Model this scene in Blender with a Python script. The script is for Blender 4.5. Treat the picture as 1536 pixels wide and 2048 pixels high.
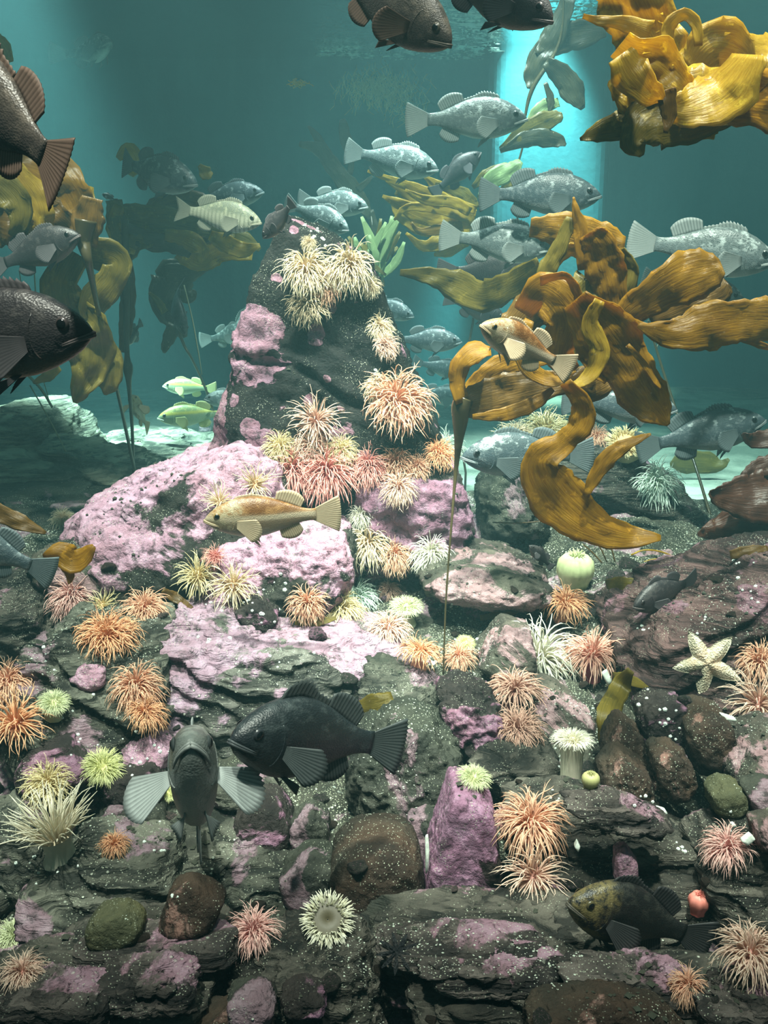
import bpy, math, random
import numpy as np
from mathutils import Vector, Matrix
from mathutils.bvhtree import BVHTree

for _o in list(bpy.data.objects):
    bpy.data.objects.remove(_o, do_unlink=True)
scene = bpy.context.scene
COL = scene.collection
random.seed(7)

# ------------------------------------------------------------------ camera
F = 2100.0                      # focal length in pixels of the 1536 x 2048 frame
PITCH = math.radians(14.5)      # looking down into the tank
CAM = Vector((0.0, 0.0, 1.3))
FWD = Vector((0, math.cos(PITCH), -math.sin(PITCH)))
UPV = Vector((0, math.sin(PITCH), math.cos(PITCH)))
RGT = Vector((1, 0, 0))
cd = bpy.data.cameras.new('camera')
cam = bpy.data.objects.new('camera', cd)
COL.objects.link(cam)
cam.location = CAM
cam.rotation_euler = (math.radians(90) - PITCH, 0, 0)
cd.sensor_fit = 'VERTICAL'
cd.sensor_height = 36.0
cd.lens = 36.0 * F / 2048.0
cd.clip_start = 0.02
cd.clip_end = 100
scene.camera = cam

# ------------------------------------------------------------------ view and world
vs = scene.view_settings
vs.view_transform = 'Standard'
vs.look = 'None'
vs.exposure = 0.2
vs.gamma = 1.0
vs.use_curve_mapping = False
world = bpy.data.worlds.new('world')
scene.world = world
world.use_nodes = True
_bg = world.node_tree.nodes['Background']
_bg.inputs[0].default_value = (0.45, 0.78, 0.76, 1)
_bg.inputs[1].default_value = 0.12

# ------------------------------------------------------------------ the aquarium's lamps, hung above the water and above the frame
def spot(name, loc, target, power, angle, blend=0.6, color=(1, 1, 1), size=0.12):
    ld = bpy.data.lights.new(name, 'SPOT')
    ld.energy = power
    ld.color = color
    ld.spot_size = math.radians(angle)
    ld.spot_blend = blend
    ld.shadow_soft_size = size
    o = bpy.data.objects.new(name, ld)
    COL.objects.link(o)
    o.location = loc
    d = Vector(target) - Vector(loc)
    o.rotation_euler = d.to_track_quat('-Z', 'Y').to_euler()
    return o
WARM = (1.0, 0.90, 0.78)
SURF = 2.66                     # height of the water surface
spot('lamp_over_left_rocks_offscreen', (-0.85, 1.75, 4.0), (-0.55, 2.55, 0.4), 1250, 42, 0.8, WARM, 0.06)
spot('lamp_over_right_rocks_offscreen', (0.75, 1.75, 4.0), (0.75, 2.5, 0.4), 1350, 42, 0.8, WARM, 0.06)
spot('lamp_over_spire_offscreen', (0.05, 2.0, 4.0), (0.0, 3.1, 0.9), 1150, 38, 0.8, WARM, 0.06)
spot('lamp_over_front_left_offscreen', (-0.45, 0.5, 3.6), (-0.25, 1.85, 0.3), 520, 36, 0.9, WARM, 0.08)
spot('lamp_over_front_right_offscreen', (0.55, 0.5, 3.6), (0.5, 1.9, 0.3), 450, 36, 0.9, WARM, 0.08)
spot('lamp_over_sand_right_offscreen', (1.6, 4.6, 4.0), (1.5, 5.3, 0.0), 1150, 46, 0.8, (0.90, 1, 0.92), 0.12)
spot('lamp_over_sand_left_offscreen', (-1.3, 5.0, 4.0), (-1.0, 5.8, 0.0), 330, 46, 0.8, (0.90, 1, 0.92), 0.12)
spot('lamp_over_fish_offscreen', (0.1, 3.7, 4.0), (0.3, 4.4, 1.2), 1500, 46, 0.8, (0.97, 1, 0.95), 0.12)
spot('lamp_over_left_beam_offscreen', (-1.85, 4.9, 3.5), (-1.45, 5.4, 0.6), 4500, 30, 1.0, (0.8, 1, 0.95), 0.15)
spot('lamp_over_pillar_offscreen', (1.05, 7.7, 3.3), (1.12, 8.22, 1.9), 1700, 42, 0.8, (0.85, 1, 0.86), 0.12)
# ------------------------------------------------------------------ pixel rays, object helpers
def ray(px, py):
    return (FWD + RGT * ((px - 768.0) / F) + UPV * ((1024.0 - py) / F))
def P(px, py, y):
    """point on the pixel's ray at horizontal distance y from the glass"""
    d = ray(px, py)
    return CAM + d * (y / d.y)
def PXM(y):
    """metres covered by one pixel at distance y"""
    return y / F

def tag(o, label=None, cat=None, group=None, kind=None):
    if label: o['label'] = label
    if cat: o['category'] = cat
    if group: o['group'] = group
    if kind: o['kind'] = kind
    return o
def link(name, me, mat=None, parent=None, smooth=True):
    o = bpy.data.objects.new(name, me)
    COL.objects.link(o)
    if mat is not None and not me.materials:
        me.materials.append(mat)
    if parent is not None:
        o.parent = parent
    return o
def empty(name, loc=(0, 0, 0)):
    o = bpy.data.objects.new(name, None)
    COL.objects.link(o)
    o.empty_display_size = 0.02
    o.location = loc
    return o
def mesh(name, v, f, smooth=True):
    me = bpy.data.meshes.new(name)
    if isinstance(v, np.ndarray): v = v.tolist()
    me.from_pydata(v, [], f)
    if smooth:
        me.polygons.foreach_set('use_smooth', [True] * len(me.polygons))
    me.update()
    return me
def grid_faces(nu, nv, wrap_v=False, base=0):
    """faces of a (nu x nv) vertex grid, index = base + i*nv + j"""
    fs = []
    mv = nv if wrap_v else nv - 1
    for i in range(nu - 1):
        for j in range(mv):
            j2 = (j + 1) % nv
            fs.append((base + i*nv + j, base + i*nv + j2, base + (i+1)*nv + j2, base + (i+1)*nv + j))
    return fs
def add_attr(me, name, vals):
    a = me.attributes.new(name, 'FLOAT', 'POINT')
    a.data.foreach_set('value', np.asarray(vals, dtype=np.float32))

# numpy value noise ------------------------------------------------
def _hash(ix, iy, iz, seed):
    h = (ix * 374761393 + iy * 668265263 + iz * 2147483647 + seed * 974634777) & 0xFFFFFFFF
    h = ((h ^ (h >> 13)) * 1274126177) & 0xFFFFFFFF
    h = (h ^ (h >> 16)) & 0xFFFFFFFF
    return (h & 0xFFFF).astype(np.float64) / 32767.5 - 1.0
def vnoise(p, seed=0):
    p = np.asarray(p, dtype=np.float64)
    i = np.floor(p).astype(np.int64)
    f = p - i
    u = f * f * f * (f * (f * 6 - 15) + 10)
    r = 0
    for dx in (0, 1):
        wx = u[:, 0] if dx else 1 - u[:, 0]
        for dy in (0, 1):
            wy = u[:, 1] if dy else 1 - u[:, 1]
            for dz in (0, 1):
                wz = u[:, 2] if dz else 1 - u[:, 2]
                r = r + wx * wy * wz * _hash(i[:, 0] + dx, i[:, 1] + dy, i[:, 2] + dz, seed)
    return r
def fbm(p, octaves=4, seed=0, gain=0.5):
    p = np.asarray(p, dtype=np.float64)
    a, r = 1.0, 0.0
    for k in range(octaves):
        r = r + a * vnoise(p * (2.03 ** k) + k * 17.3, seed + k)
        a *= gain
    return r

# ------------------------------------------------------------------ material helpers
class NT:
    def __init__(s, name):
        s.m = bpy.data.materials.new(name)
        s.m.use_nodes = True
        s.t = s.m.node_tree
        s.t.nodes.clear()
        s.out = s.t.nodes.new('ShaderNodeOutputMaterial')
    def n(s, typ, **kw):
        nd = s.t.nodes.new(typ)
        for k, v in kw.items():
            if k.startswith('i_'):
                key = k[2:]
                key = int(key) if key.isdigit() else key.replace('_', ' ')
                if hasattr(v, 'is_linked') or hasattr(v, 'links'):
                    s.t.links.new(v, nd.inputs[key])
                else:
                    nd.inputs[key].default_value = v
            else:
                setattr(nd, k, v)
        return nd
    def ln(s, a, b): s.t.links.new(a, b)
    def coord(s, which='Object'): return s.n('ShaderNodeTexCoord').outputs[which]
    def mapping(s, vec, scale=(1, 1, 1), rot=(0, 0, 0), loc=(0, 0, 0)):
        return s.n('ShaderNodeMapping', i_Vector=vec, i_Scale=scale, i_Rotation=rot, i_Location=loc).outputs[0]
    def noise(s, vec, scale, detail=4, rough=0.55, dist=0.0):
        return s.n('ShaderNodeTexNoise', i_Vector=vec, i_Scale=scale, i_Detail=detail, i_Roughness=rough, i_Distortion=dist).outputs['Fac']
    def voro(s, vec, scale, feature='F1', rand=1.0, out='Distance'):
        return s.n('ShaderNodeTexVoronoi', feature=feature, i_Vector=vec, i_Scale=scale, i_Randomness=rand).outputs[out]
    def ramp(s, fac, stops, interp='LINEAR'):
        r = s.n('ShaderNodeValToRGB', i_Fac=fac)
        r.color_ramp.interpolation = interp
        e = r.color_ramp.elements
        while len(e) < len(stops): e.new(0.5)
        for k, (pos, c) in enumerate(stops):
            e[k].position = pos
            e[k].color = (c, c, c, 1) if isinstance(c, (int, float)) else (*c, 1)
        return r.outputs['Color']
    def mix(s, fac, a, b, mode='MIX'):
        m = s.n('ShaderNodeMix', data_type='RGBA', blend_type=mode)
        for sock, v in ((m.inputs[0], fac), (m.inputs[6], a), (m.inputs[7], b)):
            if hasattr(v, 'links'): s.ln(v, sock)
            elif isinstance(v, (int, float)): sock.default_value = v
            else: sock.default_value = (*v, 1)
        return m.outputs[2]
    def math(s, op, a, b=0.0, c=0.0, clamp=False):
        m = s.n('ShaderNodeMath', operation=op, use_clamp=clamp)
        for k, v in enumerate((a, b, c)):
            if hasattr(v, 'links'): s.ln(v, m.inputs[k])
            else: m.inputs[k].default_value = v
        return m.outputs[0]
    def bump(s, h, strength=0.5, dist=0.01):
        return s.n('ShaderNodeBump', i_Height=h, i_Strength=strength, i_Distance=dist).outputs[0]
    def attr(s, name, out='Fac'): return s.n('ShaderNodeAttribute', attribute_name=name).outputs[out]
    def bsdf(s, col, rough=0.7, normal=None, spec=0.3, **kw):
        b = s.n('ShaderNodeBsdfPrincipled')
        if hasattr(col, 'links'): s.ln(col, b.inputs['Base Color'])
        else: b.inputs['Base Color'].default_value = (*col, 1)
        if hasattr(rough, 'links'): s.ln(rough, b.inputs['Roughness'])
        else: b.inputs['Roughness'].default_value = rough
        b.inputs['Specular IOR Level'].default_value = spec
        for k, v in kw.items():
            b.inputs[k.replace('_', ' ')].default_value = v
        if normal is not None: s.ln(normal, b.inputs['Normal'])
        return b.outputs[0]
    def done(s, sh):
        s.ln(sh, s.out.inputs['Surface'])
        return s.m

def rock_mat(name, dark=(0.018, 0.02, 0.016), light=(0.07, 0.065, 0.05), pink=0.5, pscale=5.0, round_patch=False,
             pinkA=(0.46, 0.23, 0.36), pinkB=(0.34, 0.15, 0.16), speck=0.35, strata=None, seed=0.0, rough=0.75, grad=None):
    """weathered stone with crusts of coralline algae, worn pale specks and fine relief"""
    t = NT(name)
    co = t.mapping(t.coord('Object'), loc=(seed * 3.1, seed * 1.7, seed * 2.3))
    base = t.ramp(t.noise(co, 9.0, 8, 0.68, 0.3), [(0.36, dark), (0.52, tuple((a + b) * 0.42 for a, b in zip(dark, light))), (0.68, light)])
    mud = t.ramp(t.noise(co, 3.1, 4, 0.6), [(0.52, 0.0), (0.64, 0.35)])
    base = t.mix(mud, base, tuple(c * 0.75 + 0.012 for c in (light[1] * 0.8, light[1] * 0.95, light[1] * 0.6)))
    if strata:
        sc = t.mapping(co, scale=(1.5, 1.5, 16), rot=strata)
        st = t.noise(sc, 2.2, 5, 0.6, 0.3)
        base = t.mix(t.ramp(st, [(0.42, 0.0), (0.62, 1.0)]), base, tuple(min(1, c * 2.0 + 0.01) for c in light))
        sf = t.noise(t.mapping(co, scale=(3, 3, 60), rot=strata), 2.0, 4, 0.6, 0.2)
        base = t.mix(t.ramp(sf, [(0.40, 0.85), (0.50, 0.0)]), base, dark)
        hst = t.math('ADD', st, t.math('MULTIPLY', sf, 0.8))
    n1 = t.noise(co, pscale, 6, 0.6, 0.4)
    if grad:
        dt = t.n('ShaderNodeVectorMath', operation='DOT_PRODUCT', i_0=t.coord('Object'), i_1=grad).outputs['Value']
        n1 = t.math('ADD', n1, dt)
    if round_patch:
        v = t.voro(co, pscale * 1.5, rand=1.0)
        v2 = t.voro(co, pscale * 3.7, rand=1.0)
        f = t.math('MULTIPLY_ADD', n1, -0.85, t.math('MULTIPLY_ADD', t.noise(co, pscale * 4, 4, 0.6), 0.28, v))
        f2 = t.math('MULTIPLY_ADD', n1, -0.7, t.math('MULTIPLY_ADD', t.noise(co, pscale * 9, 3), 0.2, v2))
        m1 = t.ramp(f, [(0.0, 1.0), (max(0.01, pink * 0.22), 1.0), (pink * 0.22 + 0.02, 0.0)])
        m2 = t.ramp(f2, [(0.0, 1.0), (max(0.01, pink * 0.11), 1.0), (pink * 0.11 + 0.02, 0.0)])
        pm = t.math('MAXIMUM', m1, m2)
    else:
        lo = 0.74 - 0.5 * pink
        pm = t.ramp(n1, [(lo, 0.0), (min(0.99, lo + 0.035), 1.0)])
    pc = t.mix(t.noise(co, 4.0, 3), pinkA, pinkB)
    pc = t.mix(t.ramp(t.noise(co, 26.0, 5, 0.7), [(0.45, 0.0), (0.75, 0.7)]), pc, tuple(min(1, c * 1.25 + 0.10) for c in pinkA))
    pc = t.mix(t.ramp(t.noise(co, 34.0, 4, 0.7), [(0.34, 0.8), (0.48, 0.0)]), pc, dark)
    col = t.mix(pm, base, pc)
    h = t.math('MULTIPLY_ADD', pm, 0.22, t.noise(co, 45.0, 6, 0.65))
    if strata: h = t.math('MULTIPLY_ADD', hst, 1.6, h)
    if speck > 0:
        vs_ = t.voro(co, 75.0)
        gate = t.ramp(t.noise(co, 7.0, 3), [(0.58, 0.0), (0.68, 1.0)])
        sp = t.math('MULTIPLY', t.ramp(vs_, [(0.09 * speck / 0.35, 1.0), (0.17 * speck / 0.35, 0.0)]), gate)
        col = t.mix(sp, col, (0.62, 0.66, 0.55))
        h = t.math('MULTIPLY_ADD', sp, 0.6, h)
        vt = t.voro(co, 190.0)
        g2 = t.ramp(t.noise(co, 13.0, 3), [(0.45, 0.0), (0.6, 1.0)])
        sp2 = t.math('MULTIPLY', t.ramp(vt, [(0.15, 1.0), (0.25, 0.0)]), g2)
        col = t.mix(t.math('MULTIPLY', sp2, 0.8), col, (0.5, 0.55, 0.42))
    return t.done(t.bsdf(col, rough, t.bump(h, 0.9, 0.014), 0.25))

# ------------------------------------------------------------------ BVH of everything solid built so far
SOLID_V, SOLID_F = [], []
_BVH = [None]
SOLID_L = []                     # (last face, label) of every solid
def add_solid(v, f, label=''):
    b = len(SOLID_V)
    SOLID_L.append((len(SOLID_F) + len(f), label))
    SOLID_V.extend(map(tuple, v))
    SOLID_F.extend([tuple(i + b for i in q) for q in f])
    _BVH[0] = None
def bvh():
    if _BVH[0] is None:
        _BVH[0] = BVHTree.FromPolygons(SOLID_V, SOLID_F)
    return _BVH[0]
def hit(px, py):
    d = ray(px, py).normalized()
    loc, nor, idx, dist = bvh().ray_cast(CAM, d, 30)
    if loc is None:
        return None, None
    if nor.dot(d) > 0: nor = -nor
    return loc, nor
def solid_label(idx):
    for end, lb in SOLID_L:
        if idx < end: return lb
def label_at(px, py):
    d = ray(px, py).normalized()
    loc, nor, idx, dist = bvh().ray_cast(CAM, d, 30)
    return None if loc is None else solid_label(idx)
def drop(x, y, z0=2.5):
    loc, nor, idx, dist = bvh().ray_cast(Vector((x, y, z0)), Vector((0, 0, -1)), 6)
    if loc is not None and nor.z < 0: nor = -nor
    return loc, nor
# ------------------------------------------------------------------ the tank: walls, pillar, water
def box_mesh(name, lo, hi):
    (x0, y0, z0), (x1, y1, z1) = lo, hi
    v = [(x0,y0,z0),(x1,y0,z0),(x1,y1,z0),(x0,y1,z0),(x0,y0,z1),(x1,y0,z1),(x1,y1,z1),(x0,y1,z1)]
    f = [(0,3,2,1),(4,5,6,7),(0,1,5,4),(1,2,6,5),(2,3,7,6),(3,0,4,7)]
    return mesh(name, v, f, smooth=False)
WALL_Y = 8.75
def wall_mat():
    t = NT('painted_tank_wall')
    co = t.coord('Object')
    n = t.noise(co, 1.6, 6, 0.6, 0.3)
    st = t.noise(t.mapping(co, scale=(6, 6, 0.8)), 1.5, 5, 0.6)
    col = t.mix(t.ramp(n, [(0.3, 0.0), (0.75, 1.0)]), (0.016, 0.10, 0.145), (0.030, 0.15, 0.19))
    col = t.mix(t.ramp(st, [(0.5, 0.0), (0.8, 0.5)]), col, (0.045, 0.19, 0.23))
    return t.done(t.bsdf(col, 0.85, t.bump(t.noise(co, 20, 5), 0.2, 0.02), 0.2))
WALL = wall_mat()
for nm, lo, hi in (('wall_back', (-4.6, WALL_Y, -0.4), (4.6, WALL_Y + 0.2, 4.2)),
                   ('wall_left', (-4.6, 0.5, -0.4), (-4.4, WALL_Y, 4.2)),
                   ('wall_right', (4.4, 0.5, -0.4), (4.6, WALL_Y, 4.2))):
    tag(link(nm, box_mesh(nm, lo, hi), WALL), kind='structure')
# the corner pillar that the rear lamp shines down on, painted like the wall
_a, _b = P(985, 300, 8.2), P(1225, 300, 8.2)
_pm = box_mesh('wall_pillar', (_a.x, 8.2, -0.3), (_b.x, WALL_Y, 4.1))
_po = link('wall_pillar', _pm, WALL)
tag(_po, kind='structure')
_bv = _po.modifiers.new('bevel', 'BEVEL'); _bv.width = 0.12; _bv.segments = 5

# the water itself: a gently scattering, red-absorbing body that fills the tank
t = NT('tank_water')
vs_ = t.n('ShaderNodeVolumeScatter', i_Color=(0.40, 0.92, 1.0, 1), i_Density=0.038, i_Anisotropy=0.15)
va_ = t.n('ShaderNodeVolumeAbsorption', i_Color=(0.10, 0.90, 0.88, 1), i_Density=0.085)
ad_ = t.n('ShaderNodeAddShader')
t.ln(vs_.outputs[0], ad_.inputs[0]); t.ln(va_.outputs[0], ad_.inputs[1])
t.ln(ad_.outputs[0], t.out.inputs['Volume'])
_w = link('water', box_mesh('water', (-4.5, -0.6, -0.5), (4.5, WALL_Y + 0.1, SURF + 0.03)), t.m)
tag(_w, 'clear teal water that fills the tank', 'water', kind='stuff')

# the water surface seen from below: mirror at grazing angles, window overhead
def surface_mat():
    t = NT('water_surface')
    co = t.coord('Object')
    h = t.math('ADD', t.noise(t.mapping(co, scale=(1, 0.5, 1)), 5.0, 4, 0.6, 0.6), t.math('MULTIPLY', t.noise(co, 22.0, 3), 0.25))
    bm = t.bump(h, 0.35, 0.06)
    lw = t.n('ShaderNodeLayerWeight', i_Blend=0.5)
    fac = t.ramp(lw.outputs['Facing'], [(0.30, 0.03), (0.40, 0.92)])
    gl = t.n('ShaderNodeBsdfGlossy', i_Color=(0.85, 0.95, 0.95, 1), i_Roughness=0.06, i_Normal=bm)
    tr = t.n('ShaderNodeBsdfTransparent')
    mx = t.n('ShaderNodeMixShader')
    t.ln(fac, mx.inputs[0]); t.ln(tr.outputs[0], mx.inputs[1]); t.ln(gl.outputs[0], mx.inputs[2])
    return t.done(mx.outputs[0])
_nx, _ny = 120, 130
_xs, _ys = np.linspace(-4.4, 4.4, _nx), np.linspace(-0.6, WALL_Y, _ny)
_g = np.array([(x, y, 0) for x in _xs for y in _ys])
_g[:, 2] = SURF + 0.010 * fbm(_g * np.array([1.6, 1.0, 1]), 3, 5)
_s = link('water_surface', mesh('water_surface', _g, grid_faces(_nx, _ny)), surface_mat())
tag(_s, 'rippled water surface seen from below near the top', 'water', kind='stuff')

# ------------------------------------------------------------------ floor: rock bed in front, sand behind
def bed_mask(x, y):
    edge = 4.05 + 0.25 * np.sin(x * 2.1 + 0.6) + np.where(x < -0.9, 0.9, 0.0) * np.clip((-x - 0.9) / 0.4, 0, 1)
    return 1.0 / (1.0 + np.exp((y - edge) * 7.0))
def ground(x, y):
    prof = np.interp(y, [0.4, 1.0, 1.45, 2.1, 2.8, 3.4, 4.0, 4.8, 12], [0.0, 0.0, 0.04, 0.20, 0.31, 0.36, 0.30, 0.16, 0.10])
    pts = np.stack([x, y, np.zeros_like(x)], 1)
    m = bed_mask(x, y)
    n = fbm(pts * 2.6, 4, 11) * 0.045 + np.abs(fbm(pts * 9.0, 4, 23)) * 0.030
    s = fbm(pts * 1.3, 3, 31) * 0.03
    return prof + m * n + (1 - m) * (s - 0.02), m
_nx, _ny = 290, 350
_xs = np.linspace(-4.4, 4.4, _nx)
_ys = 0.55 + (WALL_Y - 0.55) * np.linspace(0, 1, _ny) ** 1.5
_X, _Y = np.meshgrid(_xs, _ys, indexing='ij')
_z, _m = ground(_X.ravel(), _Y.ravel())
_v = np.stack([_X.ravel(), _Y.ravel(), _z], 1)
_f = grid_faces(_nx, _ny)
_me = mesh('floor', _v, _f)
add_attr(_me, 'bed', _m)
def floor_mat():
    t = NT('rock_bed_and_sand')
    co = t.coord('Object')
    dark, light = (0.008, 0.010, 0.008), (0.065, 0.064, 0.048)
    base = t.ramp(t.noise(co, 11.0, 6, 0.65), [(0.3, dark), (0.72, light)])
    pm = t.ramp(t.noise(co, 4.5, 5, 0.55, 0.5), [(0.56, 0.0), (0.60, 1.0)])
    base = t.mix(pm, base, t.mix(t.noise(co, 20, 4), (0.16, 0.09, 0.12), (0.36, 0.24, 0.29)))
    for sc, lo, hi, gs, glo, c, a in ((120, .20, .30, 9, .42, (0.62, 0.68, 0.55), 1.0), (50, .14, .22, 6, .48, (0.58, 0.66, 0.6), 1.0), (260, .2, .32, 15, .40, (0.45, 0.5, 0.36), 0.8)):
        sp = t.math('MULTIPLY', t.ramp(t.voro(co, sc), [(lo, a), (hi, 0.0)]), t.ramp(t.noise(co, gs, 3), [(glo, 0.0), (glo + 0.14, 1.0)]))
        base = t.mix(sp, base, c)
    sand = t.mix(t.noise(co, 60, 4, 0.7), (0.34, 0.40, 0.33), (0.60, 0.64, 0.53))
    sand = t.mix(t.ramp(t.noise(co, 2.5, 5), [(0.42, 0.0), (0.6, 0.85)]), sand, (0.12, 0.16, 0.13))
    fac = t.math('MULTIPLY_ADD', t.noise(co, 6, 4), 0.6, t.math('SUBTRACT', t.attr('bed'), 0.3))
    col = t.mix(t.ramp(fac, [(0.42, 0.0), (0.55, 1.0)]), sand, base)
    return t.done(t.bsdf(col, 0.85, t.bump(t.math('ADD', t.noise(co, 60, 6, 0.7), t.voro(co, 90)), 0.6, 0.012), 0.2))
tag(link('floor', _me, floor_mat()), kind='structure')
add_solid(_v, _f, 'floor')
# ------------------------------------------------------------------ rocks
def hull2(pts):
    pts = sorted(set(pts))
    def half(ps):
        h = []
        for p in ps:
            while len(h) >= 2 and (h[-1][0]-h[-2][0])*(p[1]-h[-2][1]) - (h[-1][1]-h[-2][1])*(p[0]-h[-2][0]) <= 0:
                h.pop()
            h.append(p)
        return h
    a, b = half(pts), half(pts[::-1])
    return a[:-1] + b[:-1]
_CS = {}
def cube_sphere(n):
    if n in _CS: return _CS[n]
    lin = np.tan(np.linspace(-1, 1, n + 1) * math.pi / 4)
    idx, vs, fs = {}, [], []
    for ax in range(3):
        for sg in (-1, 1):
            ids = np.zeros((n + 1, n + 1), dtype=int)
            for i, a in enumerate(lin):
                for j, b in enumerate(lin):
                    p = [0, 0, 0]
                    p[ax] = sg; p[(ax + 1) % 3] = a; p[(ax + 2) % 3] = b
                    k = (round(p[0], 5), round(p[1], 5), round(p[2], 5))
                    if k not in idx:
                        idx[k] = len(vs); vs.append(p)
                    ids[i, j] = idx[k]
            for i in range(n):
                for j in range(n):
                    q = (ids[i, j], ids[i+1, j], ids[i+1, j+1], ids[i, j+1])
                    fs.append(tuple(int(z) for z in (q if sg > 0 else q[::-1])))
    v = np.array(vs, dtype=float)
    v /= np.linalg.norm(v, axis=1)[:, None]
    _CS[n] = (v, fs)
    return _CS[n]
def rock_shape(dirs, ext, planes, p=12, rough=0.05, fscale=3.0, strata=0.0, sdir=(0.2, 0.1, 1), sfreq=30, seed=0):
    """star-shaped stone: the soft minimum of cutting planes, roughened by noise and bedding steps"""
    d = dirs * np.array(ext)
    acc = np.zeros(len(d))
    for n, h in planes:
        n = np.asarray(n, float); n = n / np.linalg.norm(n)
        s = np.clip(d @ n, 1e-6, None) / max(h, 1e-4)
        acc += s ** p
    r = acc ** (-1.0 / p)
    v = d * r[:, None]
    size = float(np.mean(ext))
    amp = rough * size
    out = v / (np.linalg.norm(v, axis=1)[:, None] + 1e-9)
    q = v / size * fscale + seed * 7.7
    n1 = fbm(q, 5, seed, 0.55)
    rd = 1 - np.abs(fbm(q * 1.6 + 5.1, 4, seed + 40, 0.5)) * 1.6      # sharp ridges and clefts
    disp = amp * (0.75 * n1 + 0.75 * np.minimum(rd, 0.85) - 0.4)
    # chipped facets: terraces in a noise field
    fc = fbm(q * 0.9 + 31.0, 2, seed + 70, 0.5) * 3.0
    fl = np.floor(fc); fr = np.clip((fc - fl - 0.75) / 0.25, 0, 1)
    disp = disp + amp * 0.55 * (fl + fr - fc)
    if strata > 0:
        sd = np.array(sdir, float); sd /= np.linalg.norm(sd)
        ph = (v @ sd) * sfreq + 1.3 * fbm(v / size * 1.7, 2, seed + 3)
        i = np.floor(ph)
        st = _hash(i.astype(np.int64), (i * 0).astype(np.int64), (i * 0).astype(np.int64), seed + 9)
        fr = ph - i
        st2 = _hash((i + 1).astype(np.int64), (i * 0).astype(np.int64), (i * 0).astype(np.int64), seed + 9)
        w = np.clip((fr - 0.8) / 0.2, 0, 1)
        side = 1 - 0.7 * np.abs(out @ sd) ** 2
        disp = disp + 1.5 * strata * size * (st * (1 - w) + st2 * w) * side
    return v + out * disp[:, None]
def base_ground(px, py):
    """where a pixel's ray meets the things built so far"""
    return hit(px, py)
ROCKS = {}
def rock(name, label, pts, y0, T, mat, n=28, rough=0.05, front=0.25, p=14, strata=0.0, sdir=(0.25, 0.1, 1), sfreq=30,
         seed=0, fscale=3.0, cham=0.86, cat='rock', group=None, lean=0.15):
    """a stone from its outline: pts in pixels at distance y0, thickness T to front and back"""
    w = [P(x, y, y0) for x, y in pts]
    h2 = hull2([(q.x, q.z) for q in w])
    cx = sum(q[0] for q in h2) / len(h2); cz = sum(q[1] for q in h2) / len(h2)
    ax = max(abs(q[0] - cx) for q in h2); az = max(abs(q[1] - cz) for q in h2)
    planes = [((0, -1, front), T * math.cos(math.atan(front))), ((0, 1, 0.1), T)]
    for i in range(len(h2)):
        (x1, z1), (x2, z2) = h2[i], h2[(i + 1) % len(h2)]
        dx, dz = x2 - x1, z2 - z1
        L = math.hypot(dx, dz)
        if L < 1e-4: continue
        nx, nz = dz / L, -dx / L
        hh = (x1 - cx) * nx + (z1 - cz) * nz
        planes.append(((nx, lean * 0.0, nz), hh))
        for sy in (-1, 1):
            a = 0.75
            nn = np.array((nx, sy * a, nz)); ln = np.linalg.norm(nn)
            planes.append((nn, (hh + a * T) / ln * cham))
    dirs, fs = cube_sphere(n)
    v = rock_shape(dirs, (ax * 1.05, T * 1.05, az * 1.05), planes, p, rough, fscale, strata, sdir, sfreq, seed)
    me = mesh(name, v, fs)
    o = link(name, me, mat)
    o.location = (cx, y0, cz)
    tag(o, label, cat, group)
    add_solid(v + np.array([cx, y0, cz]), fs, label)
    ROCKS[label] = o
    return o

M_SPIRE = rock_mat('spire_stone', (0.004, 0.005, 0.005), (0.017, 0.016, 0.014), 0.27, 3.6, True, (0.27, 0.14, 0.22), (0.22, 0.11, 0.11), 0.2, None, 1.0, grad=(-0.75, 0, -0.38))
M_PINK = rock_mat('coralline_stone', (0.008, 0.010, 0.009), (0.045, 0.043, 0.034), 0.58, 4.4, False, (0.40, 0.24, 0.35), (0.34, 0.17, 0.20), 0.35, None, 2.0, grad=(-0.45, 0, 0.9))
M_PLAYER = rock_mat('layered_coralline_stone', (0.016, 0.018, 0.016), (0.085, 0.083, 0.072), 0.62, 4.6, False, (0.33, 0.225, 0.315), (0.27, 0.15, 0.175), 0.5, (0.25, 0.35, 0), 3.0, grad=(-0.5, 0, 0))
M_DLAYER = rock_mat('dark_layered_stone', (0.007, 0.008, 0.007), (0.050, 0.045, 0.036), 0.30, 5.5, False, (0.25, 0.145, 0.20), (0.19, 0.095, 0.105), 0.5, (0.2, 0.3, 0), 4.0)
M_DPINK = rock_mat('dark_layered_stone_pink', (0.008, 0.008, 0.008), (0.060, 0.050, 0.044), 0.35, 7.0, False, (0.27, 0.16, 0.22), (0.20, 0.105, 0.115), 0.6, (-0.2, 0.3, 0), 15.0)
M_RED = rock_mat('maroon_layered_stone', (0.014, 0.009, 0.009), (0.070, 0.038, 0.036), 0.36, 5.0, False, (0.20, 0.105, 0.145), (0.15, 0.068, 0.075), 0.4, (0.15, -0.35, 0), 5.0)
M_BROWN = rock_mat('brown_cobble_stone', (0.012, 0.009, 0.007), (0.070, 0.042, 0.027), 0.22, 7.0, False, (0.23, 0.13, 0.105), (0.19, 0.095, 0.075), 0.25, None, 6.0)
M_GREY = rock_mat('green_grey_stone', (0.010, 0.012, 0.010), (0.072, 0.074, 0.057), 0.34, 6.0, False, (0.22, 0.15, 0.185), (0.16, 0.095, 0.105), 0.5, None, 7.0)
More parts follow.
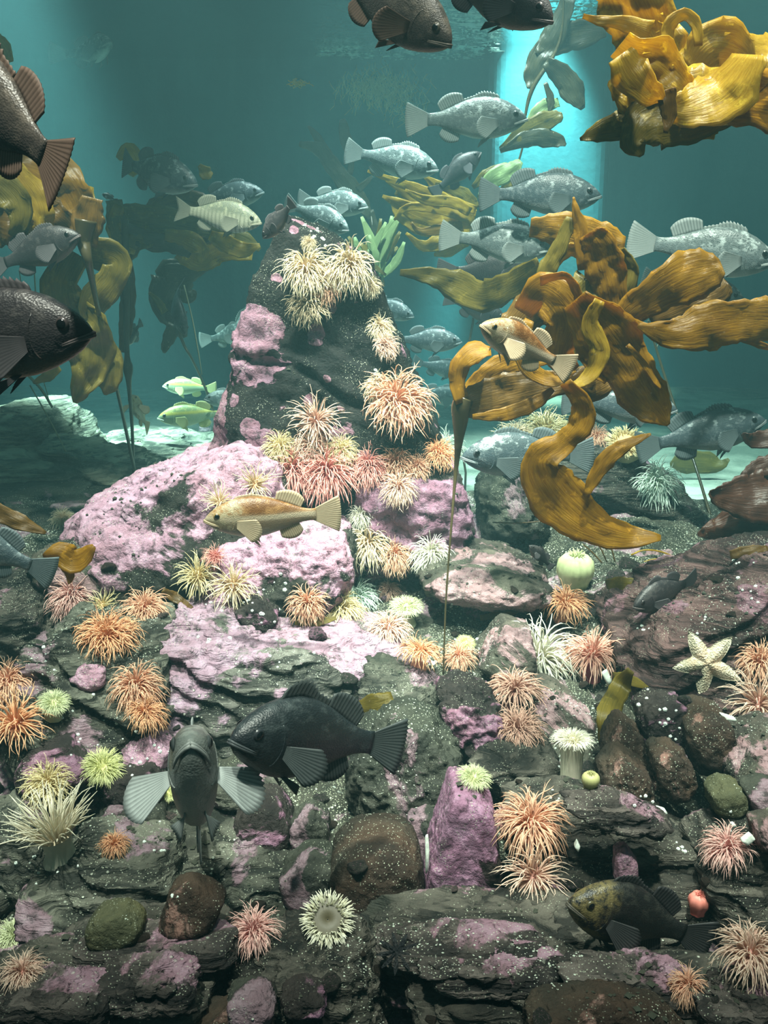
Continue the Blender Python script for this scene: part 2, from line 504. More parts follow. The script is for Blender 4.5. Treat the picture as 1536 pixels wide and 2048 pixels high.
M_GLAYER = rock_mat('grey_layered_stone', (0.009, 0.011, 0.009), (0.068, 0.068, 0.053), 0.38, 5.5, False, (0.23, 0.155, 0.195), (0.175, 0.10, 0.115), 0.55, (0.15, 0.25, 0), 12.0)
M_PURPLE = rock_mat('purple_crusted_stone', (0.010, 0.008, 0.008), (0.042, 0.034, 0.030), 0.53, 6.0, False, (0.26, 0.135, 0.22), (0.20, 0.09, 0.12), 0.25, None, 8.0)
M_WEDGE = rock_mat('purple_wedge_stone', (0.010, 0.008, 0.008), (0.045, 0.03, 0.026), 0.66, 5.0, False, (0.29, 0.15, 0.25), (0.23, 0.105, 0.155), 0.2, None, 14.0, grad=(-1.8, 0, 0))
M_SAND = rock_mat('pale_far_stone', (0.03, 0.036, 0.03), (0.21, 0.205, 0.155), 0.0, 3.0, False, speck=0.3, strata=(0.1, 0.2, 0), seed=9.0)
M_OLIVE = rock_mat('olive_stone', (0.04, 0.04, 0.016), (0.13, 0.12, 0.05), 0.0, 5.0, False, speck=0.2, seed=10.0)
M_SPECK = rock_mat('granite_pink_stone', (0.024, 0.023, 0.019), (0.13, 0.115, 0.09), 0.44, 7.0, False, (0.29, 0.19, 0.21), (0.23, 0.125, 0.125), 0.45, None, 11.0)

# far rocks on the left and on the sand
rock('rock', 'pale smooth boulder on the far sand at the foot of the dark kelp stalks', [(-60,830),(40,808),(110,812),(190,900),(230,960),(-60,980)], 4.7, 0.45, M_SAND, 36, 0.05, strata=0.03, sfreq=26, seed=1)
rock('rock', 'low layered ledge in front of the pale boulder', [(-80,900),(120,895),(270,925),(310,990),(280,1030),(-80,1040)], 4.2, 0.40, M_SAND, 44, 0.04, strata=0.10, sfreq=34, seed=2)
rock('rock', 'dim lowest ledge below the layered ledge', [(-80,990),(150,985),(270,1000),(290,1090),(-80,1100)], 3.7, 0.35, M_GREY, 36, 0.04, strata=0.08, sfreq=30, seed=3)
rock('rock', 'thin flat ledge half buried in sand behind the dark kelp stalks', [(170,880),(300,868),(420,885),(440,905),(280,915),(180,905)], 5.2, 0.4, M_SAND, 28, 0.05, strata=0.08, sfreq=40, seed=4)
rock('rock', 'small round stone on sand beside the spire foot', [(398,850),(425,842),(438,856),(425,866),(400,864)], 6.0, 0.06, M_GREY, 14, 0.08, seed=5)
rock('rock', 'rounded mottled stone under the olive leaf on pale sand', [(1366,955),(1420,945),(1432,962),(1410,980),(1375,978)], 5.6, 0.08, M_GREY, 14, 0.07, seed=6)
rock('rock', 'flat pebble on pale sand beside the olive leaf', [(1445,885),(1470,880),(1480,888),(1462,894)], 6.2, 0.05, M_GREY, 10, 0.07, seed=7)
# right rear
rock('rock', 'layered rock with lilac crust behind the hanging amber blade', [(980,905),(1080,855),(1240,862),(1330,980),(1430,1070),(1330,1110),(1040,1090)], 3.75, 0.34, M_DLAYER, 56, 0.05, strata=0.075, sdir=(0.35, -0.1, 1), sfreq=44, seed=8)
rock('rock', 'upright olive-grey block beside the thin kelp stalk', [(950,965),(1000,935),(1085,950),(1095,1060),(960,1075)], 3.35, 0.16, M_GREY, 36, 0.07, seed=9)
rock('rock', 'pale lumpy rock at the foot of the dark red seaweed', [(1395,1060),(1450,1035),(1500,1075),(1530,1110),(1420,1115)], 3.55, 0.12, M_SPECK, 26, 0.10, seed=10)
rock('rock', 'low speckled rock under the yellow stalks', [(1200,1110),(1290,1090),(1400,1110),(1420,1150),(1210,1165)], 3.2, 0.2, M_SPECK, 30, 0.08, seed=11)
# the spire and its feet
rock('rock_spire', 'tall tapering dark rock spire with round pink crusts', [(578,438),(612,446),(690,484),(742,522),(768,640),(790,720),(850,860),(930,1000),(900,1130),(600,1130),(438,900),(468,745),(508,610),(540,505)], 3.15, 0.30, M_SPIRE, 80, 0.026, 0.18, 60, 0.018, (0.45, 0.0, 1), 44, 12, 3.4, 0.97)
rock('rock', 'dark stepped block with purple crust at the right foot of the spire', [(700,930),(830,910),(915,930),(950,1060),(955,1110),(840,1120),(700,1160)], 2.95, 0.20, M_PURPLE, 46, 0.05, 0.1, strata=0.04, sfreq=34, seed=13)
rock('rock', 'big rounded boulder covered in lilac pink crust', [(128,1075),(160,1010),(250,955),(380,905),(475,872),(545,885),(600,960),(610,1120),(430,1180),(200,1190)], 2.85, 0.30, M_PINK, 64, 0.055, 0.5, 14, 0.0, seed=14, fscale=2.6)
rock('rock', 'mossy green-grey rock under the orange-brown fish', [(440,1060),(560,1030),(700,1050),(720,1150),(650,1215),(420,1220)], 2.68, 0.22, M_PINK, 48, 0.07, 0.4, seed=15)
rock('rock', 'flat brown slab jutting over a dark hollow', [(830,1135),(900,1105),(1010,1108),(1100,1150),(1098,1180),(1000,1192),(850,1165)], 2.72, 0.20, M_SPECK, 40, 0.06, 0.9, seed=16)
# middle ground
rock('rock', 'broad lilac slab with worn bedding steps behind the black fish', [(300,1300),(350,1228),(480,1240),(680,1290),(720,1330),(560,1450),(330,1440),(280,1370)], 2.36, 0.26, M_PLAYER, 64, 0.05, 0.8, 14, 0.055, (0.3, -0.2, 1), 46, 17)
rock('rock', 'thin stepped slab of lilac stone below the yellow anemone', [(560,1255),(700,1262),(860,1320),(900,1390),(720,1400),(600,1330)], 2.42, 0.22, M_PLAYER, 48, 0.05, 0.9, 14, 0.06, (0.3, -0.2, 1), 46, 18)
rock('rock', 'dark greenish rock above the black fish', [(720,1340),(850,1350),(900,1400),(870,1440),(720,1430)], 2.22, 0.15, M_GLAYER, 30, 0.08, strata=0.07, sfreq=48, seed=19)
rock('rock', 'knobbly dark purple lump with a small hole', [(868,1385),(930,1365),(1000,1400),(1010,1470),(950,1500),(890,1470)], 2.12, 0.12, M_PURPLE, 36, 0.11, seed=20)
rock('rock', 'smooth lilac-topped boulder beside the twisted olive blade', [(1015,1385),(1100,1370),(1190,1425),(1195,1460),(1080,1470),(1010,1450)], 2.24, 0.12, M_SPECK, 32, 0.05, 0.6, seed=21)
rock('rock', 'pale stone behind the cream anemone', [(948,1310),(1010,1245),(1060,1260),(1070,1330),(1000,1355)], 2.42, 0.12, M_SPECK, 28, 0.06, 0.7, seed=22)
rock('rock', 'dark stone wedged below the pinkish-brown anemone', [(930,1505),(1010,1480),(1110,1500),(1120,1570),(1000,1580)], 2.0, 0.12, M_DLAYER, 26, 0.07, strata=0.06, sfreq=48, seed=23)
rock('rock', 'grey rock pitted with worm holes under the black fish tail', [(705,1480),(790,1422),(850,1430),(925,1490),(930,1560),(850,1625),(730,1625),(690,1570)], 1.98, 0.15, M_GREY, 44, 0.075, 0.5, seed=24, fscale=3.4)
rock('rock', 'great maroon layered slope under the pale sea star', [(1205,1250),(1290,1190),(1420,1140),(1536,1105),(1640,1100),(1640,1440),(1380,1440),(1230,1380)], 2.5, 0.35, M_RED, 72, 0.045, 0.9, 14, 0.05, (-0.45, -0.2, 1), 50, 25)
rock('rock', 'dark maroon ridge at the tank edge above the sea star', [(1440,1150),(1500,1090),(1580,1050),(1640,1060),(1640,1200),(1480,1200)], 2.85, 0.25, M_RED, 36, 0.06, 0.6, 14, 0.06, (-0.45, -0.2, 1), 50, 26)
rock('rock', 'dark cobble capped with lilac crusts and white barnacles', [(1270,1410),(1300,1392),(1365,1400),(1372,1450),(1340,1490),(1280,1480)], 2.02, 0.07, M_PURPLE, 26, 0.09, seed=27)
rock('rock', 'round dark brown cobble below the sea star', [(1358,1430),(1400,1408),(1450,1425),(1458,1480),(1430,1525),(1380,1525),(1358,1480)], 1.98, 0.09, M_BROWN, 26, 0.05, seed=28)
rock('rock', 'reddish brown cobble with a split face', [(1298,1500),(1340,1488),(1375,1510),(1385,1560),(1350,1592),(1305,1580)], 1.86, 0.07, M_BROWN, 26, 0.08, p=10, seed=29)
rock('rock', 'wide brown cobble beside the tall white anemone', [(1195,1535),(1240,1505),(1290,1530),(1300,1570),(1260,1600),(1200,1580)], 1.86, 0.08, M_BROWN, 26, 0.07, seed=30)
rock('rock', 'brown wedge stone behind the tip of the olive blade', [(1205,1480),(1240,1430),(1280,1460),(1295,1520),(1210,1530)], 1.98, 0.07, M_BROWN, 24, 0.06, seed=31)
rock('rock', 'angular speckled stone with pink and orange crust at the tank edge', [(1440,1515),(1490,1480),(1560,1460),(1600,1500),(1600,1590),(1450,1590)], 1.90, 0.14, M_SPECK, 36, 0.06, 0.7, seed=32)
rock('rock', 'small olive many-sided stone', [(1415,1580),(1445,1560),(1482,1572),(1488,1608),(1455,1622),(1420,1612)], 1.74, 0.05, M_OLIVE, 16, 0.05, seed=33)
rock('rock', 'smooth dark green stone beside the small olive stone', [(1485,1575),(1540,1565),(1580,1590),(1570,1625),(1500,1622)], 1.74, 0.06, M_GREY, 18, 0.05, seed=34)
# left middle
rock('rock', 'long grey slab under the grey fish on the left', [(30,1330),(120,1250),(330,1260),(380,1400),(380,1500),(60,1490)], 2.25, 0.28, M_GLAYER, 48, 0.06, 1.2, strata=0.07, sfreq=48, seed=35)
rock('rock', 'rosy flat stone between the peach anemones', [(145,1345),(170,1320),(215,1330),(222,1358),(190,1372)], 2.12, 0.06, M_PINK, 20, 0.05, 0.8, seed=36)
rock('rock', 'smooth mauve boulder above the yellow-green anemones', [(45,1510),(80,1475),(150,1460),(205,1500),(210,1540),(60,1560)], 2.0, 0.12, M_PURPLE, 30, 0.04, 0.8, seed=37)
rock('rock', 'dark rock in shade at the far left', [(-60,1180),(40,1150),(110,1190),(130,1290),(-60,1330)], 2.55, 0.2, M_DLAYER, 34, 0.07, strata=0.06, sfreq=48, seed=38)
rock('rock', 'brown ledge above the pink anemone cluster', [(60,1110),(180,1060),(330,1150),(330,1215),(150,1230)], 2.66, 0.15, M_SPECK, 34, 0.07, seed=39)
rock('rock', 'blunt knob of rock studded with white barnacles', [(470,1215),(510,1195),(560,1225),(550,1262),(490,1265)], 2.42, 0.07, M_PURPLE, 24, 0.09, seed=40)
# foreground
rock('rock', 'upright wedge of stone coated in bright purple crust', [(902,1556),(935,1560),(982,1590),(1000,1700),(1000,1850),(880,1860),(845,1830),(850,1720),(880,1620)], 1.72, 0.085, M_WEDGE, 44, 0.035, 0.1, 20, seed=41, cham=0.95)
rock('rock', 'squat rounded brown boulder beside the purple wedge', [(660,1700),(700,1665),(800,1660),(840,1690),(850,1790),(820,1840),(700,1845),(662,1800)], 1.72, 0.11, M_BROWN, 36, 0.035, 0.2, 12, seed=42)
rock('rock', 'round black and pink boulder under the black fish', [(468,1630),(500,1592),(560,1595),(590,1640),(585,1695),(520,1705),(475,1680)], 1.86, 0.08, M_PURPLE, 30, 0.04, 0.5, seed=43)
rock('rock', 'upright green-grey stone behind the brown boulder', [(580,1640),(620,1610),(660,1640),(660,1720),(590,1735)], 1.84, 0.06, M_GREY, 24, 0.06, seed=44)
rock('rock', 'smooth green stone left of the brown boulder', [(560,1740),(620,1700),(670,1715),(665,1790),(570,1800)], 1.72, 0.07, M_GREY, 24, 0.05, seed=45)
rock('rock', 'dark green stone between the pitted rock and the purple wedge', [(812,1610),(880,1600),(900,1680),(850,1720),(815,1690)], 1.84, 0.07, M_GREY, 24, 0.05, seed=46)
rock('rock', 'long dark slab behind the mottled black fish', [(1000,1610),(1120,1580),(1350,1640),(1480,1720),(1460,1790),(1150,1770),(1020,1700)], 1.75, 0.14, M_DLAYER, 52, 0.05, 1.0, strata=0.06, sfreq=48, seed=47)
rock('rock', 'short pink-tipped stone standing on the dark slab', [(1230,1700),(1252,1690),(1272,1715),(1272,1765),(1228,1762)], 1.60, 0.03, M_PINK, 18, 0.05, seed=48)
rock('rock', 'brown slab at the tank edge beside the pale pink anemone', [(1380,1700),(1480,1650),(1600,1680),(1600,1840),(1400,1830)], 1.66, 0.14, M_DLAYER, 36, 0.05, 1.0, strata=0.06, sfreq=48, seed=49)
rock('rock', 'flat mid-grey slab under the tail of the grey fish', [(290,1690),(380,1660),(560,1680),(650,1720),(600,1770),(320,1770)], 1.80, 0.14, M_GLAYER, 40, 0.05, 1.2, strata=0.07, sfreq=48, seed=50)
rock('rock', 'dark boulder behind the grey fish', [(180,1640),(230,1590),(330,1600),(350,1670),(300,1700),(190,1690)], 1.90, 0.09, M_GREY, 28, 0.06, seed=51)
rock('rock', 'wide green-grey slab dusted with shell grit', [(60,1760),(150,1700),(340,1710),(380,1790),(330,1880),(80,1880)], 1.68, 0.16, M_GLAYER, 44, 0.04, 1.4, strata=0.07, sfreq=48, seed=52)
rock('rock', 'smooth olive pebble on the ledge', [(172,1850),(195,1822),(250,1812),(292,1838),(285,1868),(220,1884),(180,1878)], 1.41, 0.040, M_OLIVE, 24, 0.03, seed=53)
rock('rock', 'dark brown wedge-shaped stone beside the olive pebble', [(318,1845),(345,1770),(390,1760),(452,1795),(430,1845),(340,1860)], 1.44, 0.045, M_BROWN, 26, 0.04, 0.5, seed=54)
rock('rock', 'pale shell-strewn ledge at the left edge', [(-60,1650),(60,1620),(130,1690),(110,1760),(-60,1780)], 1.82, 0.14, M_GLAYER, 32, 0.06, 1.0, strata=0.07, sfreq=48, seed=55)
rock('rock', 'long layered ledge with a pink band below the olive pebble', [(90,1900),(180,1870),(440,1860),(480,1900),(440,1970),(140,1970)], 1.46, 0.10, M_DLAYER, 52, 0.045, 0.5, 14, 0.13, (0.06, -0.5, 1), 70, 56)
rock('rock', 'shadowed layered ledge along the lower left', [(-60,1960),(150,1940),(420,1950),(440,2040),(300,2090),(-60,2090)], 1.36, 0.10, M_DLAYER, 44, 0.06, 0.5, 14, 0.12, (0.06, -0.5, 1), 70, 57)
rock('rock', 'long layered ledge with lilac patches under the purple wedge', [(700,1890),(800,1850),(1100,1850),(1400,1920),(1420,1980),(1100,1960),(740,1950)], 1.48, 0.11, M_DLAYER, 60, 0.045, 0.5, 14, 0.13, (-0.12, -0.5, 1), 70, 58)
rock('rock', 'lowest dark ledge under the mottled black fish', [(820,1960),(1000,1945),(1300,1975),(1560,1990),(1600,2090),(900,2090)], 1.36, 0.11, M_DLAYER, 56, 0.06, 0.5, 14, 0.12, (-0.12, -0.5, 1), 70, 59)
rock('rock', 'dark hummock below the white dark-centred anemone', [(460,1930),(560,1880),(720,1880),(780,1960),(760,2080),(470,2080)], 1.42, 0.12, M_DLAYER, 40, 0.09, 0.6, seed=60)
rock('rock', 'brown rim of stone at the very front', [(360,2050),(450,2025),(540,2040),(560,2100),(360,2100)], 1.30, 0.06, M_BROWN, 24, 0.06, seed=61)

rock('rock', 'thin pink-banded ledge under the olive pebble and brown wedge', [(150,1882),(300,1868),(470,1872),(480,1905),(300,1920),(160,1912)], 1.40, 0.05, M_DPINK, 40, 0.05, 0.3, 14, 0.10, (0.05, -0.4, 1), 90, 62)
rock('rock', 'low crust of dark stone at the lower left corner', [(-30,1985),(90,1960),(230,1985),(240,2030),(-30,2040)], 1.28, 0.06, M_DPINK, 40, 0.08, 0.4, 14, 0.10, (0.05, -0.4, 1), 90, 63)
rock('rock', 'mauve-patched stone below the long pink-banded ledge', [(190,1955),(300,1935),(390,1950),(400,1990),(220,1995)], 1.31, 0.05, M_DPINK, 36, 0.08, 0.4, 14, 0.08, (0.05, -0.4, 1), 90, 64)
rock('rock', 'thin slate step just below the purple wedge', [(760,1880),(900,1868),(1080,1880),(1100,1905),(900,1912),(770,1905)], 1.40, 0.05, M_DPINK, 44, 0.06, 0.3, 14, 0.12, (-0.1, -0.4, 1), 90, 65)
rock('rock', 'lilac-fronted step below the black sea star', [(840,1925),(1000,1915),(1130,1935),(1120,1965),(900,1968),(850,1955)], 1.345, 0.05, M_DPINK, 44, 0.07, 0.3, 14, 0.12, (-0.1, -0.4, 1), 90, 66)
rock('rock', 'pinkish step under the small peach anemone', [(1110,1930),(1250,1925),(1400,1960),(1420,1995),(1200,1985)], 1.34, 0.05, M_DPINK, 44, 0.07, 0.3, 14, 0.12, (-0.1, -0.4, 1), 90, 67)
rock('rock', 'broad dark front stone with a rounded brown edge', [(1050,2010),(1200,1990),(1330,2010),(1380,2060),(1040,2080)], 1.26, 0.05, M_BROWN, 36, 0.07, 0.4, seed=68)
rock('rock', 'dark gritty stone at the lower right corner', [(1390,1995),(1500,1975),(1600,1990),(1600,2070),(1400,2060)], 1.28, 0.06, M_DPINK, 36, 0.08, 0.4, strata=0.08, sfreq=80, seed=69)
rock('rock', 'purple-capped stone at the foot of the dark hummock', [(560,1985),(600,1968),(650,1985),(655,2010),(570,2015)], 1.31, 0.035, M_PURPLE, 24, 0.08, 0.5, seed=70)
rock('rock', 'smooth grey stone low beside the purple-capped one', [(455,1985),(520,1975),(555,2000),(540,2030),(460,2030)], 1.29, 0.04, M_GREY, 24, 0.06, 0.5, seed=71)
rock('rock', 'greenish stone beside the white dark-centred anemone', [(560,1860),(600,1840),(625,1880),(600,1905),(560,1900)], 1.50, 0.04, M_GREY, 22, 0.07, 0.5, seed=72)
rock('rock', 'long mauve ridge across the middle of the right slabs', [(1120,1600),(1230,1590),(1340,1640),(1330,1665),(1200,1640)], 1.62, 0.05, M_DPINK, 36, 0.07, 0.6, strata=0.08, sfreq=60, seed=73)
rock('rock', 'rosy crusted stone right of the soft pink anemone', [(1500,1640),(1560,1630),(1580,1680),(1510,1690)], 1.60, 0.04, M_SPECK, 20, 0.06, 0.5, seed=74)
rock('rock', 'low lilac stone between the left slab and the lilac slab', [(240,1480),(300,1462),(350,1490),(340,1530),(260,1530)], 2.02, 0.06, M_PINK, 24, 0.06, 0.8, seed=75)
rock('rock', 'pitted dark stone between the grey fish and the mauve boulder', [(215,1545),(300,1530),(340,1570),(320,1605),(220,1600)], 1.94, 0.07, M_PURPLE, 26, 0.08, 0.7, seed=76)
rock('rock', 'flat purple-grey stone above the dark boulder', [(420,1560),(480,1545),(560,1565),(550,1595),(440,1600)], 1.94, 0.06, M_GLAYER, 26, 0.07, 0.8, strata=0.06, sfreq=50, seed=77)

# pale shell pieces lying among the stones
def shell_mat():
    t = NT('worn_shell')
    co = t.coord('Object')
    return t.done(t.bsdf(t.mix(t.noise(co, 40, 4), (0.50, 0.56, 0.50), (0.78, 0.82, 0.74)), 0.5, t.bump(t.noise(co, 120, 3), 0.3, 0.003), 0.35))
M_WSHELL = shell_mat()
for lab, pts, yy in (
    ('thin white shell sliver along the left side of the purple wedge', [(850,1668),(856,1664),(859,1700),(857,1742),(851,1750)], 1.66),
    ('grey-white mussel shell at the foot of the purple wedge', [(872,1838),(905,1822),(940,1838),(910,1846)], 1.58),
    ('small white shell standing on the long dark slab', [(1148,1692),(1154,1680),(1160,1690),(1156,1702)], 1.58),
    ('white oval shell beside the soft pink anemone', [(1480,1680),(1500,1665),(1510,1676),(1492,1690)], 1.58),
    ('long white shell chip below the round dark brown cobble', [(1438,1425),(1470,1435),(1474,1442),(1446,1438)], 1.96),
    ('glossy green-white shell beside the magenta-footed anemone', [(1202,1345),(1214,1338),(1224,1362),(1216,1372)], 2.12),
    ('pair-like white shell chip in front of the split brown cobble', [(1300,1610),(1330,1618),(1336,1628),(1310,1622)], 1.72)):
    rock('shell', lab, pts, yy, 0.008, M_WSHELL, 8, 0.03, 0.3, cat='shell')
# small loose cobbles and pebbles lying between the rocks
_cm = []
_rng = random.Random(5)
for k in range(8):
    dirs, fs = cube_sphere(8)
    pl = []
    for j in range(12):
        nn = np.array([_rng.gauss(0, 1) for _ in range(3)]); nn /= np.linalg.norm(nn)
        pl.append((nn, 0.6 + 0.35 * _rng.random()))
    pl += [(np.array(q), 0.9) for q in ((1, 0, 0), (-1, 0, 0), (0, 1, 0), (0, -1, 0), (0, 0, 1), (0, 0, -1))]
    vv = rock_shape(dirs, (1, 1, 1), pl, 10, 0.06, 2.5, seed=100 + k) * np.array((1, 0.85, 0.62))
    _cm.append(mesh('cobble', vv, fs))
_mats = [M_BROWN, M_GREY, M_SPECK, M_PURPLE, M_BROWN, M_DLAYER, M_GREY, M_BROWN]
for me_, m_ in zip(_cm, _mats): me_.materials.append(m_)
_names = ['brown', 'green-grey', 'speckled', 'purple-crusted', 'dark brown', 'layered', 'grey', 'rounded brown']
def short(label):
    """the head of a rock's label, without the place it stands"""
    cut = len(label)
    for w in (' beside ', ' under ', ' below ', ' above ', ' behind ', ' at ', ' on ', ' in ', ' between ', ' left of ', ' half ', ' jutting ', ' along '):
        k_ = label.find(w)
        if k_ > 0 and len(label[:k_].split()) >= 3: cut = min(cut, k_)
    return ' '.join(label[:cut].split()[:9])
_RB = []
def nearest_rock(p):
    if not _RB:
        n0 = SOLID_L[0][0]
        _RB.append(BVHTree.FromPolygons(SOLID_V, SOLID_F[n0:])); _RB.append(n0)
    loc, nor, idx, dist = _RB[0].find_nearest(p)
    return short(solid_label(idx + _RB[1]))
_spots = []
_tries = 0
while len(_spots) < 90 and _tries < 6000:
    _tries += 1
    px, py = _rng.uniform(-20, 1556), _rng.uniform(1130, 2060)
    loc, nor = hit(px, py)
    if loc is None or nor.z < 0.6: continue
    gz, _ = ground(np.array([loc.x]), np.array([loc.y]))
    if abs(loc.z - gz[0]) > 0.012 and _rng.random() > 0.06: continue
    s = _rng.choice((10, 12, 14, 17, 20, 26, 32)) * PXM(loc.y)
    if any((loc - q).length < (s + r_) * 1.15 for q, r_ in _spots): continue
    _spots.append((loc.copy(), s))
for loc, s in _spots:
    ci = _rng.randrange(8)
    o = bpy.data.objects.new('cobble', _cm[ci])
    COL.objects.link(o)
    o.location = loc + Vector((0, 0, s * 0.15))
    o.rotation_euler = (_rng.uniform(-.3, .3), _rng.uniform(-.3, .3), _rng.uniform(0, 6.28))
    o.scale = (s, s, s)
    tag(o, 'small %s cobble beside the %s' % (_names[ci], nearest_rock(loc)), 'stone', 'loose cobbles among the rocks')
# ------------------------------------------------------------------ anemones
def flesh(name, base, tip, trans=0.35, rough=0.45):
    t = NT(name)
    f = t.attr('along')
    col = t.ramp(f, [(0.0, base), (0.35, tuple((a + b) / 2 for a, b in zip(base, tip))), (1.0, tip)])
    co = t.coord('Object')
    col = t.mix(t.ramp(t.noise(co, 60, 3), [(0.4, 0.0), (0.7, 0.35)]), col, tuple(min(1, c * 1.25 + 0.03) for c in tip))
    pb = t.bsdf(col, rough, None, 0.35)
    tr = t.n('ShaderNodeBsdfTranslucent')
    t.ln(col, tr.inputs['Color'])
    mx = t.n('ShaderNodeMixShader', i_0=trans)
    t.ln(pb, mx.inputs[1]); t.ln(tr.outputs[0], mx.inputs[2])
    return t.done(mx.outputs[0])
# palette: (tentacle base, tentacle tip, column, disc)
PAL = {
    'cream':  ((0.74, 0.55, 0.34), (0.92, 0.84, 0.64), (0.60, 0.50, 0.36), (0.76, 0.46, 0.26)),
    'yellow': ((0.70, 0.54, 0.26), (0.90, 0.82, 0.54), (0.60, 0.50, 0.28), (0.70, 0.50, 0.22)),
    'peach':  ((0.74, 0.35, 0.22), (0.93, 0.65, 0.47), (0.62, 0.28, 0.23), (0.66, 0.28, 0.20)),
    'orange': ((0.76, 0.35, 0.17), (0.93, 0.60, 0.37), (0.72, 0.33, 0.24), (0.70, 0.30, 0.17)),
    'pink':   ((0.72, 0.24, 0.22), (0.93, 0.55, 0.48), (0.62, 0.16, 0.18), (0.50, 0.11, 0.11)),
    'rosy':   ((0.72, 0.34, 0.32), (0.93, 0.67, 0.60), (0.56, 0.17, 0.20), (0.64, 0.30, 0.28)),
    'palepink': ((0.72, 0.42, 0.33), (0.93, 0.75, 0.62), (0.66, 0.34, 0.33), (0.66, 0.32, 0.26)),
    'white':  ((0.72, 0.68, 0.53), (0.92, 0.91, 0.80), (0.55, 0.53, 0.40), (0.70, 0.60, 0.34)),
    'ivory':  ((0.70, 0.60, 0.44), (0.90, 0.86, 0.70), (0.50, 0.46, 0.36), (0.62, 0.52, 0.36)),
    'whitedark': ((0.74, 0.70, 0.50), (0.93, 0.92, 0.78), (0.62, 0.58, 0.34), (0.10, 0.085, 0.05)),
    'mint':   ((0.62, 0.74, 0.62), (0.82, 0.94, 0.86), (0.50, 0.56, 0.44), (0.66, 0.74, 0.56)),
    'green':  ((0.58, 0.62, 0.38), (0.80, 0.85, 0.58), (0.42, 0.44, 0.29), (0.58, 0.60, 0.30)),
    'ygreen': ((0.68, 0.70, 0.33), (0.88, 0.89, 0.52), (0.50, 0.50, 0.25), (0.66, 0.64, 0.26)),
    'tan':    ((0.54, 0.39, 0.25), (0.80, 0.70, 0.50), (0.42, 0.32, 0.22), (0.48, 0.33, 0.2)),
    'brown':  ((0.47, 0.25, 0.20), (0.76, 0.52, 0.41), (0.42, 0.18, 0.17), (0.43, 0.19, 0.16)),
    'magenta': ((0.74, 0.33, 0.26), (0.93, 0.63, 0.50), (0.52, 0.09, 0.16), (0.68, 0.30, 0.25)),
}
PM = {k: (flesh('tentacle_' + k, v[0], v[1]), flesh('column_' + k, v[2], tuple(min(1, c * 1.35) for c in v[2]), 0.1),
          flesh('disc_' + k, v[3], v[3], 0.15)) for k, v in PAL.items()}

def lathe(prof, seg=20, ridge=0.0, nr=10):
    """prof: (radius, z) list -> verts, faces, along"""
    v, al = [], []
    for i, (r, z) in enumerate(prof):
        for j in range(seg):
            a = 2 * math.pi * j / seg
            rr = r * (1 + ridge * math.cos(nr * a))
            v.append((rr * math.cos(a), rr * math.sin(a), z))
            al.append(i / max(1, len(prof) - 1))
    f = grid_faces(len(prof), seg, True)
    return v, [q[::-1] for q in f], al

def tentacle_mesh(rng, K, Rd, L, r0, grav, elev=(78, 8), droop=1.0, wig=0.5, curl=0.0, S=7, sides=4, rmin=0.32, zdisc=0.0, lenvar=0.25, taper=0.3):
    a = rng.uniform(0, 2 * np.pi, K)
    # even spread
    a = (np.arange(K) * 2.39996 + rng.uniform(-.2, .2, K)) % (2 * np.pi)
    rr = np.sqrt(np.linspace(rmin ** 2, 1.0, K)) + rng.uniform(-.03, .03, K)
    rad = np.stack([np.cos(a), np.sin(a), np.zeros(K)], 1)
    ax = np.array([0, 0, 1.0])
    e = np.radians(elev[0] + (elev[1] - elev[0]) * np.clip((rr - rmin) / (1 - rmin), 0, 1) + rng.uniform(-14, 14, K))
    d = rad * np.cos(e)[:, None] + ax * np.sin(e)[:, None]
    p = rad * (Rd * rr)[:, None] + ax * (zdisc + 0.12 * Rd * (rr ** 2))[:, None]
    Lk = L * (1 + rng.uniform(-lenvar, lenvar, K))
    w1 = rng.normal(0, 1, (K, 3)); w2 = rng.normal(0, 1, (K, 3))
    side = rng.normal(0, 1, (K, 3))
    V, AL = [], []
    ph = rng.uniform(0, 6.28, K)
    cl = curl * rng.uniform(0.2, 1.4, K)
    for s in range(S + 1):
        u = s / S
        s1 = np.cross(d, side); s1 /= np.linalg.norm(s1, axis=1)[:, None] + 1e-9
        s2 = np.cross(d, s1)
        r = r0 * (1 - (1 - taper) * u ** 1.2)
        if s == S: r = r * 0.45
        for q in range(sides):
            b = 2 * np.pi * q / sides
            V.append(p + (s1 * np.cos(b) + s2 * np.sin(b)) * r)
            AL.append(np.full(K, u))
        step = (Lk / S)[:, None]
        p = p + d * step
        wv = w1 * np.sin(ph + u * 5)[:, None] + w2 * np.cos(ph * 1.3 + u * 4)[:, None]
        d = d + (grav[None, :] * droop * 0.42 + rad * 0.10 * (1 - u)) * (3.2 / S * 2) + wv * wig * 0.16 * (0.5 + u)
        if curl: d = d - rad * (cl * u)[:, None] * 0.55 + ax * (cl * u)[:, None] * 0.10
        d = d / (np.linalg.norm(d, axis=1)[:, None] + 1e-9)
    V = np.array(V).reshape(S + 1, sides, K, 3).transpose(2, 0, 1, 3).reshape(-1, 3)
    AL = np.array(AL).reshape(S + 1, sides, K).transpose(2, 0, 1).reshape(-1)
    fs = []
    per = (S + 1) * sides
    tmpl = grid_faces(S + 1, sides, True) + [tuple((S) * sides + q for q in range(sides))]
    for k in range(K):
        b = k * per
        fs.extend([tuple(i + b for i in q) for q in tmpl])
    return V, fs, AL

